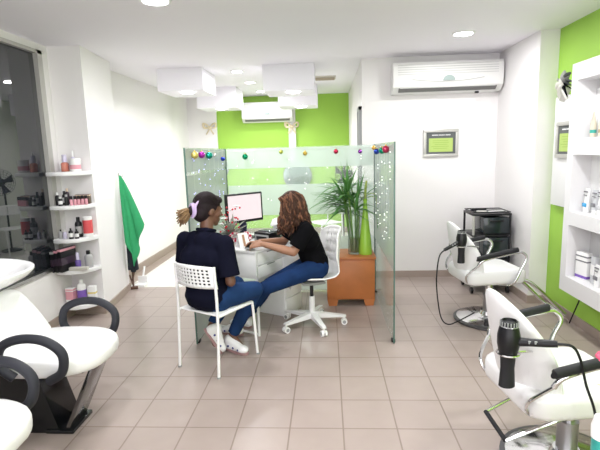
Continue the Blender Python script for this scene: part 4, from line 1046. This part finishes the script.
def head(b, c, f, u, sx=1.):
    f = V(f).normalized(); u = (V(u)-f*V(u).dot(f)).normalized(); l = u.cross(f)
    M = Matrix((f, l, u)).transposed(); P = lambda x, y, z: c+f*x+l*y+u*z
    b.ell(P(-.008, 0, .022), (.096, .074, .094), M, 20, 14)
    b.ell(P(.028, 0, -.045), (.062, .056, .066), M, 16, 12)
    b.ell(P(.066, 0, -.088), (.024, .026, .020), M)
    b.ell(P(.072, 0, .0), (.020, .052, .045), M)
    b.cap(P(.084, -.032, .030), P(.084, .032, .030), .010, .010, 1)
    b.cap(P(.088, 0, .020), P(.106, 0, -.022), .008, .012, 1)
    for s in (-1, 1): b.ell(P(.095, s*.011, -.026), (.009, .008, .007), M, 8, 6)
    b.cap(P(.087, -.018, -.052), P(.087, .018, -.052), .008, .008, 1); b.cap(P(.086, -.015, -.064), P(.086, .015, -.064), .009, .009, 1)
    for s in (-1, 1):
        b.ell(P(-.004, s*.077, -.005), (.022, .010, .032), M, 12, 8); b.ell(P(.05, s*.042, -.02), (.028, .022, .026), M, 10, 8)
    return P, M
def shoe(name, heel, toe, upv, parent, m=SHOE):
    heel, toe, upv = V(heel), V(toe), V(upv); d = (toe-heel); L = d.length; d.normalize(); upv = (upv-d*upv.dot(d)).normalized(); w = d.cross(upv)
    M = Matrix((d, w, upv)).transposed(); P = lambda x, y, z: heel+d*x+w*y+upv*z
    b = B()
    b.cap(P(.035, 0, .045), P(.05, 0, .085), .036, .038); b.cap(P(.035, 0, .036), P(L*.5, 0, .038), .034, .036); b.cap(P(L*.5, 0, .040), P(L-.04, 0, .032), .038, .034)
    b.ell(P(L-.055, 0, .034), (.055, .042, .030), M); b.cap(P(.06, 0, .08), P(L*.62, 0, .05), .034, .03)
    s = blob(name, b, m, parent, .007, 5)
    b = B(); vs = []; n = 24
    for z in (-.002, .018):
        for k in range(n):
            a = 2*PI*k/n; x = L/2+(L/2)*math.cos(a); wv = (.034+.008*math.cos(a))*math.copysign(abs(math.sin(a))**.75, math.sin(a)); vs.append(P(x, wv, z))
    b.geom(vs, [(k, (k+1) % n, n+(k+1) % n, n+k) for k in range(n)]+[tuple(range(n)), tuple(n+k for k in range(n))])
    plabel(obj('sole', b, SOLE, s), 'mauve rubber sole')
    b = B()
    for f in (.42, .52, .62): b.cap(P(L*f, -.022, .078-.045*(f-.42)/.2*.6), P(L*f, .022, .078-.045*(f-.42)/.2*.6), .004, .004, 1)
    obj('laces', b, WPLAST, s)
    b = B()
    for k, (x, z) in enumerate(((.30, .045), (.50, .040), (.70, .034))):
        for sd in (-1, 1): b.ell(P(L*x, sd*.037, z), (.009, .006, .009), M, 8, 6)
    plabel(obj('dots', b, mat('navy_print', (.02, .03, .2), .5), s), 'small dark printed dots')
    return s

# --- person in the navy shirt, seen from behind on the perforated chair
f1 = V((.48, .88, 0)).normalized(); r1 = V((.88, -.48, 0)).normalized(); Z = V((0, 0, 1))
t1 = thing('person', 'person in navy shirt and jeans seen from behind, hair held by a lilac clip', 'person', (-.85, 3.22, 0))
pel = V((-.865, 3.175, .535)); ch = V((-.885, 3.205, .80)); sh = V((-.885, 3.225, .925)); nk = V((-.885, 3.265, 1.01)); hc = V((-.872, 3.315, 1.135))
def arm1(s):
    S = sh+r1*s*(.185 if s > 0 else .205)
    return (S, V((-.688, 3.095, .655)), V((-.735, 3.32, .655)), V((-.2, .95, -.25))) if s > 0 else (S, V((-1.095, 3.36, .68)), V((-.98, 3.58, .755)), V((.55, .8, .1)))
HipR, KneeR, AnkR = pel+r1*.09, V((-.565, 3.365, .515)), V((-.775, 3.43, .115))
HipL, KneeL, AnkL = pel-r1*.09, V((-.745, 3.565, .50)), V((-.915, 3.345, .225))
hf = V((.80, .55, -.22)).normalized()
b = B()
P1, M1 = head(b, hc, hf, Z)
b.cap(nk-Z*.06, hc+V((-.01, -.02, -.05)), .052, .048)
b.cap(pel, ch, .095, .10); b.cap(sh+r1*.12, sh-r1*.12, .055); b.cap(ch, sh, .10, .07)
for s in (1, -1):
    S, E_, W_, hd = arm1(s); b.cap(S, E_, .043, .036); b.cap(E_, W_, .037, .024); hand(b, W_, hd, (0, 0, -1), -r1*s, .6)
for H_, K_, A_ in ((HipR, KneeR, AnkR), (HipL, KneeL, AnkL)): b.cap(H_, K_, .062, .045); b.cap(K_, A_, .045, .032)
b.cap(AnkR, V((-.70, 3.38, .045)), .03, .03); b.cap(AnkL, V((-.88, 3.32, .10)), .03, .03)
blob('body', b, SKIN1, t1, .0065, 5)
for s in (-1, 1):
    b = B(); b.ell(P1(.081, s*.030, .010), (.011, .013, .009), M1, 10, 8); b.use(EYEW); e = obj('eye', b, EYEW, t1)
# shirt
b = B()
b.cap(pel+Z*.035, ch, .142, .128); b.cap(pel-f1*.03+r1*.05+Z*.01, pel-f1*.03-r1*.05+Z*.01, .122); b.cap(pel+r1*.06+Z*.0, pel-r1*.06+Z*.0, .125, .125); b.cap(ch+r1*.075, ch-r1*.085, .116); b.cap(pel-r1*.05+Z*.10-f1*.02, ch-r1*.085-f1*.02, .125, .115); b.cap(ch+r1*.06-f1*.0, sh+r1*.10, .10, .072); b.cap(ch-r1*.06, sh-r1*.10, .10, .072)
b.cap(sh+r1*.155-Z*.01, sh-r1*.155-Z*.01, .066); b.cap(sh, nk-Z*.035, .085, .060)
for s in (1, -1):
    S, E_, W_, hd = arm1(s); d = (E_-S); b.cap(S-Z*.005, S+d*.55, .066, .066); b.cyl(S+d*.35, S+d*.86, .064, .074, 20)
shirt1 = blob('shirt', b, NAVY, t1, .008, 8)
b = B(); b.tube([nk+(f1*math.cos(a*PI/8)+r1*math.sin(a*PI/8))*.062+Z*(-.012-.014*math.cos(a*PI/8)) for a in range(16)], .013, 8, closed=True, flat=1.); obj('collar', b, NAVY, shirt1)
# jeans
b = B(); b.cap(pel+r1*.07-Z*.01, pel-r1*.07-Z*.01, .118); b.cap(pel, pel+Z*.03, .112, .10)
for H_, K_, A_ in ((HipR, KneeR, AnkR), (HipL, KneeL, AnkL)):
    b.cap(H_, H_.lerp(K_, .5), .098, .086); b.cap(H_.lerp(K_, .5), K_, .086, .068); b.cap(K_, K_.lerp(A_, .4), .066, .060); b.cyl(K_.lerp(A_, .3), K_.lerp(A_, .93), .062, .047, 20)
blob('jeans', b, DENIM, t1, .0085, 8)
shoe('shoe', (-.845, 3.44, .012), (-.635, 3.325, .004), (0, 0, 1), t1)
shoe('shoe', (-.955, 3.275, .235), (-.845, 3.325, .012), (.80, .30, .55), t1)
# hair
b = B()
P = P1
b.ell(P(-.026, 0, .034), (.096, .086, .098), M1, 24, 16); b.ell(P(-.052, 0, -.02), (.066, .078, .075), M1); b.ell(P(.030, 0, .085), (.062, .062, .036), M1)
b.cap(P(-.10, 0, -.01), P(-.125, 0, -.02), .042, .036)
hair1 = blob('hair', b, HAIR1, t1, .006, 4)
b = B()      # combed-back strands laid on the scalp
for k in range(34):
    a = -1.35+2.7*k/33
    st = []
    for j in range(9):
        g = j/8; th = .55+2.1*g
        p = V((math.cos(th)*.098, math.sin(a)*(.088*math.sin(th*.95+.1)+.002), math.cos(a)*math.sin(th)*.100))
        st.append(P(p.x-.026, p.y, p.z+.034))
    b.tube(st, [.0035]*9, 5)
obj('combed_strands', b, HAIR1, hair1)
b = B(); random.seed(4); pb = P(-.125, 0, -.02)
for k in range(46):
    d = V((-.62+random.uniform(-.3, .3), -.35+random.uniform(-.3, .3), -.30+random.uniform(-.45, .45))).normalized(); L = random.uniform(.06, .105)
    q = pb+d*.02; b.tube([q, q+d*L*.5+V((random.uniform(-.02, .02),)*3), q+d*L+Z*random.uniform(-.03, .01)], [.008, .009, .004], 6, smooth=3)
plabel(obj('ponytail', b, HAIR1B, hair1, 180), 'short bleached frizzy ponytail')
b = B(); cax = (P(-.14, 0, -.022)-P(-.10, 0, -.015)).normalized(); e1 = cax.cross(Z).normalized(); e2 = e1.cross(cax)
for o_, rr in ((0, .046), (.014, .043)):
    b.tube([P(-.112, 0, -.014)+cax*o_+(e1*math.cos(a*PI/10)+e2*math.sin(a*PI/10))*rr for a in range(20)], .009, 8, closed=True)
b.tube([P(-.10, -.05, .06), P(-.122, -.052, .02), P(-.118, -.056, -.03), P(-.128, -.05, -.07)], [.005, .011, .011, .005], 8, smooth=4)
plabel(obj('hair_clip', b, LILAC, hair1), 'lilac hair clip')

# --- person in the black shirt on the swivel chair, facing left
t2 = thing('person', 'person in black shirt and jeans with long wavy brown hair, leaning towards the desk', 'person', (-.12, 3.9, 0))
f2 = V((-.94, -.33, 0)).normalized(); l2 = V((.33, -.94, 0)).normalized()
pel2 = V((-.125, 3.905, .565)); ch2 = V((-.185, 3.87, .80)); sh2 = V((-.225, 3.855, .915)); nk2 = V((-.265, 3.85, .985)); hc2 = V((-.300, 3.845, 1.085))
armN = (sh2+l2*.165, V((-.285, 3.66, .735)), V((-.535, 3.665, .805)), V((-.93, .25, -.12)))
armF = (sh2-l2*.165, V((-.395, 3.975, .76)), V((-.575, 3.80, .800)), V((-.90, -.25, -.08)))
HL, KL, AL = pel2+l2*.085, V((-.515, 3.525, .475)), V((-.765, 3.70, .13))
HR, KR, AR = pel2-l2*.085, V((-.500, 3.690, .455)), V((-.715, 3.87, .13))
hf2 = V((-.86, -.10, -.50)).normalized()
b = B(); P2, M2 = head(b, hc2, hf2, V((-.4, 0, 1)))
b.cap(nk2-Z*.05, hc2+V((.02, 0, -.05)), .046, .044)
b.cap(pel2, ch2, .085, .09); b.cap(ch2, sh2, .09, .06); b.cap(sh2+l2*.11, sh2-l2*.11, .05)
for S, E_, W_, hd in (armN, armF):
    b.cap(S, E_, .043, .036); b.cap(E_, E_.lerp(W_, .35), .037, .037); b.cap(E_.lerp(W_, .35), W_, .036, .023)
hand(b, armN[2], armN[3], (0, .55, -.8), (0, 0, 1), .55, .95); hand(b, armF[2], armF[3], (0, -.5, -.85), (0, -.4, 1), .6, .95)
for H_, K_, A_ in ((HL, KL, AL), (HR, KR, AR)): b.cap(H_, K_, .060, .043); b.cap(K_, A_, .042, .03)
b.cap(AL, V((-.85, 3.74, .045)), .028); b.cap(AR, V((-.80, 3.92, .045)), .028)
blob('body', b, SKIN2, t2, .0065, 5)
for s in (-1, 1):
    b = B(); b.ell(P2(.081, s*.030, .010), (.011, .013, .009), M2, 10, 8); obj('eye', b, EYEW, t2)
b = B(); b.cap(P2(.093, -.018, -.053), P2(.093, .018, -.053), .005, .005, 1); obj('lips', b, LIP, t2)
b = B()
b.cap(pel2+Z*.045, ch2, .118, .115); b.cap(pel2+l2*.05+Z*.03, pel2-l2*.05+Z*.03, .115); b.cap(ch2+l2*.06, sh2+l2*.09, .10, .066); b.cap(ch2-l2*.06, sh2-l2*.09, .10, .066)
b.cap(sh2+l2*.14-Z*.012, sh2-l2*.14-Z*.012, .06); b.cap(sh2, nk2-Z*.02, .075, .055); b.cap(ch2+f2*.03+l2*.05, ch2+f2*.03-l2*.05, .10)
for S, E_, W_, hd in (armN, armF):
    d = (E_-S); b.cap(S-Z*.005, S+d*.5, .062, .062); b.cyl(S+d*.3, S+d*.80, .060, .068, 20)
blob('shirt', b, BLKCLOTH, t2, .008, 8)
b = B(); b.cap(pel2+l2*.065-Z*.005, pel2-l2*.065-Z*.005, .112); b.cap(pel2, pel2+Z*.05, .115, .105)
for H_, K_, A_ in ((HL, KL, AL), (HR, KR, AR)):
    b.cap(H_, H_.lerp(K_, .5), .088, .073); b.cap(H_.lerp(K_, .5), K_, .073, .059); b.cap(K_, K_.lerp(A_, .4), .058, .054); b.cyl(K_.lerp(A_, .3), K_.lerp(A_, .94), .057, .043, 20)
blob('jeans', b, DENIM2, t2, .0085, 8)
shoe('shoe', (-.735, 3.685, .012), (-.95, 3.78, .004), (0, 0, 1), t2)
shoe('shoe', (-.685, 3.855, .012), (-.90, 3.95, .004), (0, 0, 1), t2)
b = B()
b.ell(P2(-.022, 0, .030), (.102, .088, .102), M2, 24, 16); b.ell(P2(-.05, 0, -.02), (.07, .082, .08), M2)
b.cap(P2(-.05, .05, -.03), hc2+V((.03, -.07, -.13)), .036, .03); b.cap(P2(-.06, 0, -.03), hc2+V((.06, -.01, -.13)), .042, .034); b.cap(P2(.0, .072, .0), hc2+V((-.012, -.085, -.15)), .028, .024)
b.cap(P2(.0, -.07, 0), hc2+V((.0, .09, -.17)), .036, .036)
hair2 = blob('hair', b, HAIR2, t2, .007, 4)
random.seed(8)
for name_, m_, n_, sd_ in (('wavy_locks', HAIR2, 130, 1), ('copper_locks', HAIR2B, 50, 2)):
    random.seed(sd_); b = B()
    for k in range(n_):
        a = random.uniform(-.5, PI*.98); q = random.random()
        # start on the crown, fall around the near side and back of the head
        d0 = V((-.35+.85*math.sin(a*.5)*random.uniform(.6, 1.1), -math.cos(a-.9), 0)) if True else None
        s0 = P2(-.02+random.uniform(-.05, .05), random.uniform(-.02, .05), .115)
        az = random.uniform(-1.25, 1.9)                      # 0 = near side, + = back
        o_ = (l2*math.cos(az)-f2*math.sin(az))
        p1 = P2(-.02, 0, .02)+o_*.102+Z*random.uniform(.0, .03)
        end = hc2+o_*random.uniform(.075, .115)+V((.025, 0, 0))*max(0, math.sin(az))*1.2+Z*random.uniform(-.235, -.14)+f2*(.03 if az < 0 else -.02)
        pts = [s0, (s0+p1)/2+o_*.035+Z*.012, p1]; n = 9; ph = random.uniform(0, 6.28)
        for j in range(1, n+1):
            g = j/n; w = .014*(.3+g)
            pts.append(p1.lerp(end, g)+o_*w*math.sin(ph+g*15)+o_.cross(Z)*w*math.cos(ph+g*13))
        b.tube(pts, [.004, .006]+[.0075]*(len(pts)-4)+[.006, .003], 6, smooth=2)
    l_ = obj(name_, b, m_, hair2, 180)
    if m_ is HAIR2B: plabel(l_, 'copper brown highlights')

# ------------------------------------------------------------------ light
w = bpy.data.worlds.new('world'); sc.world = w; w.use_nodes = True
w.node_tree.nodes['Background'].inputs[0].default_value = (.985, .97, 1, 1); w.node_tree.nodes['Background'].inputs[1].default_value = 4.6
def lamp(x, y, z, size, power, colr=(.985, .98, 1)):
    l = bpy.data.lights.new('lamp', 'AREA'); l.shape = 'DISK'; l.size = size; l.energy = power; l.color = colr
    o = bpy.data.objects.new('lamp', l); col.objects.link(o); o.location = (x, y, z); return o
for x in (-1.11, 1.26):
    for y in (.4, 1.8, 3.19, 4.48):
        lamp(x, y, ZC-.03, .2, 21)
lamp(.1, 1.8, ZC-.03, .2, 22)
for x, y, z in ((-1.685, 5.76, 2.27), (-.39, 5.78, 2.23), (-1.65, 7.46, 2.22), (-.39, 7.46, 2.21)): lamp(x, y, z, .15, 13)
for y in (5.96, 6.91, 7.95): lamp(-1.09, y, ZC-.03, .14, 10)
sc.view_settings.view_transform = 'Standard'; sc.view_settings.look = 'None'; sc.view_settings.gamma = 1; sc.view_settings.use_curve_mapping = False
sc.view_settings.exposure = -.36
sc.cycles.use_denoising = True
sc.cycles.max_bounces = 10; sc.cycles.transparent_max_bounces = 24; sc.cycles.caustics_reflective = False; sc.cycles.caustics_refractive = False
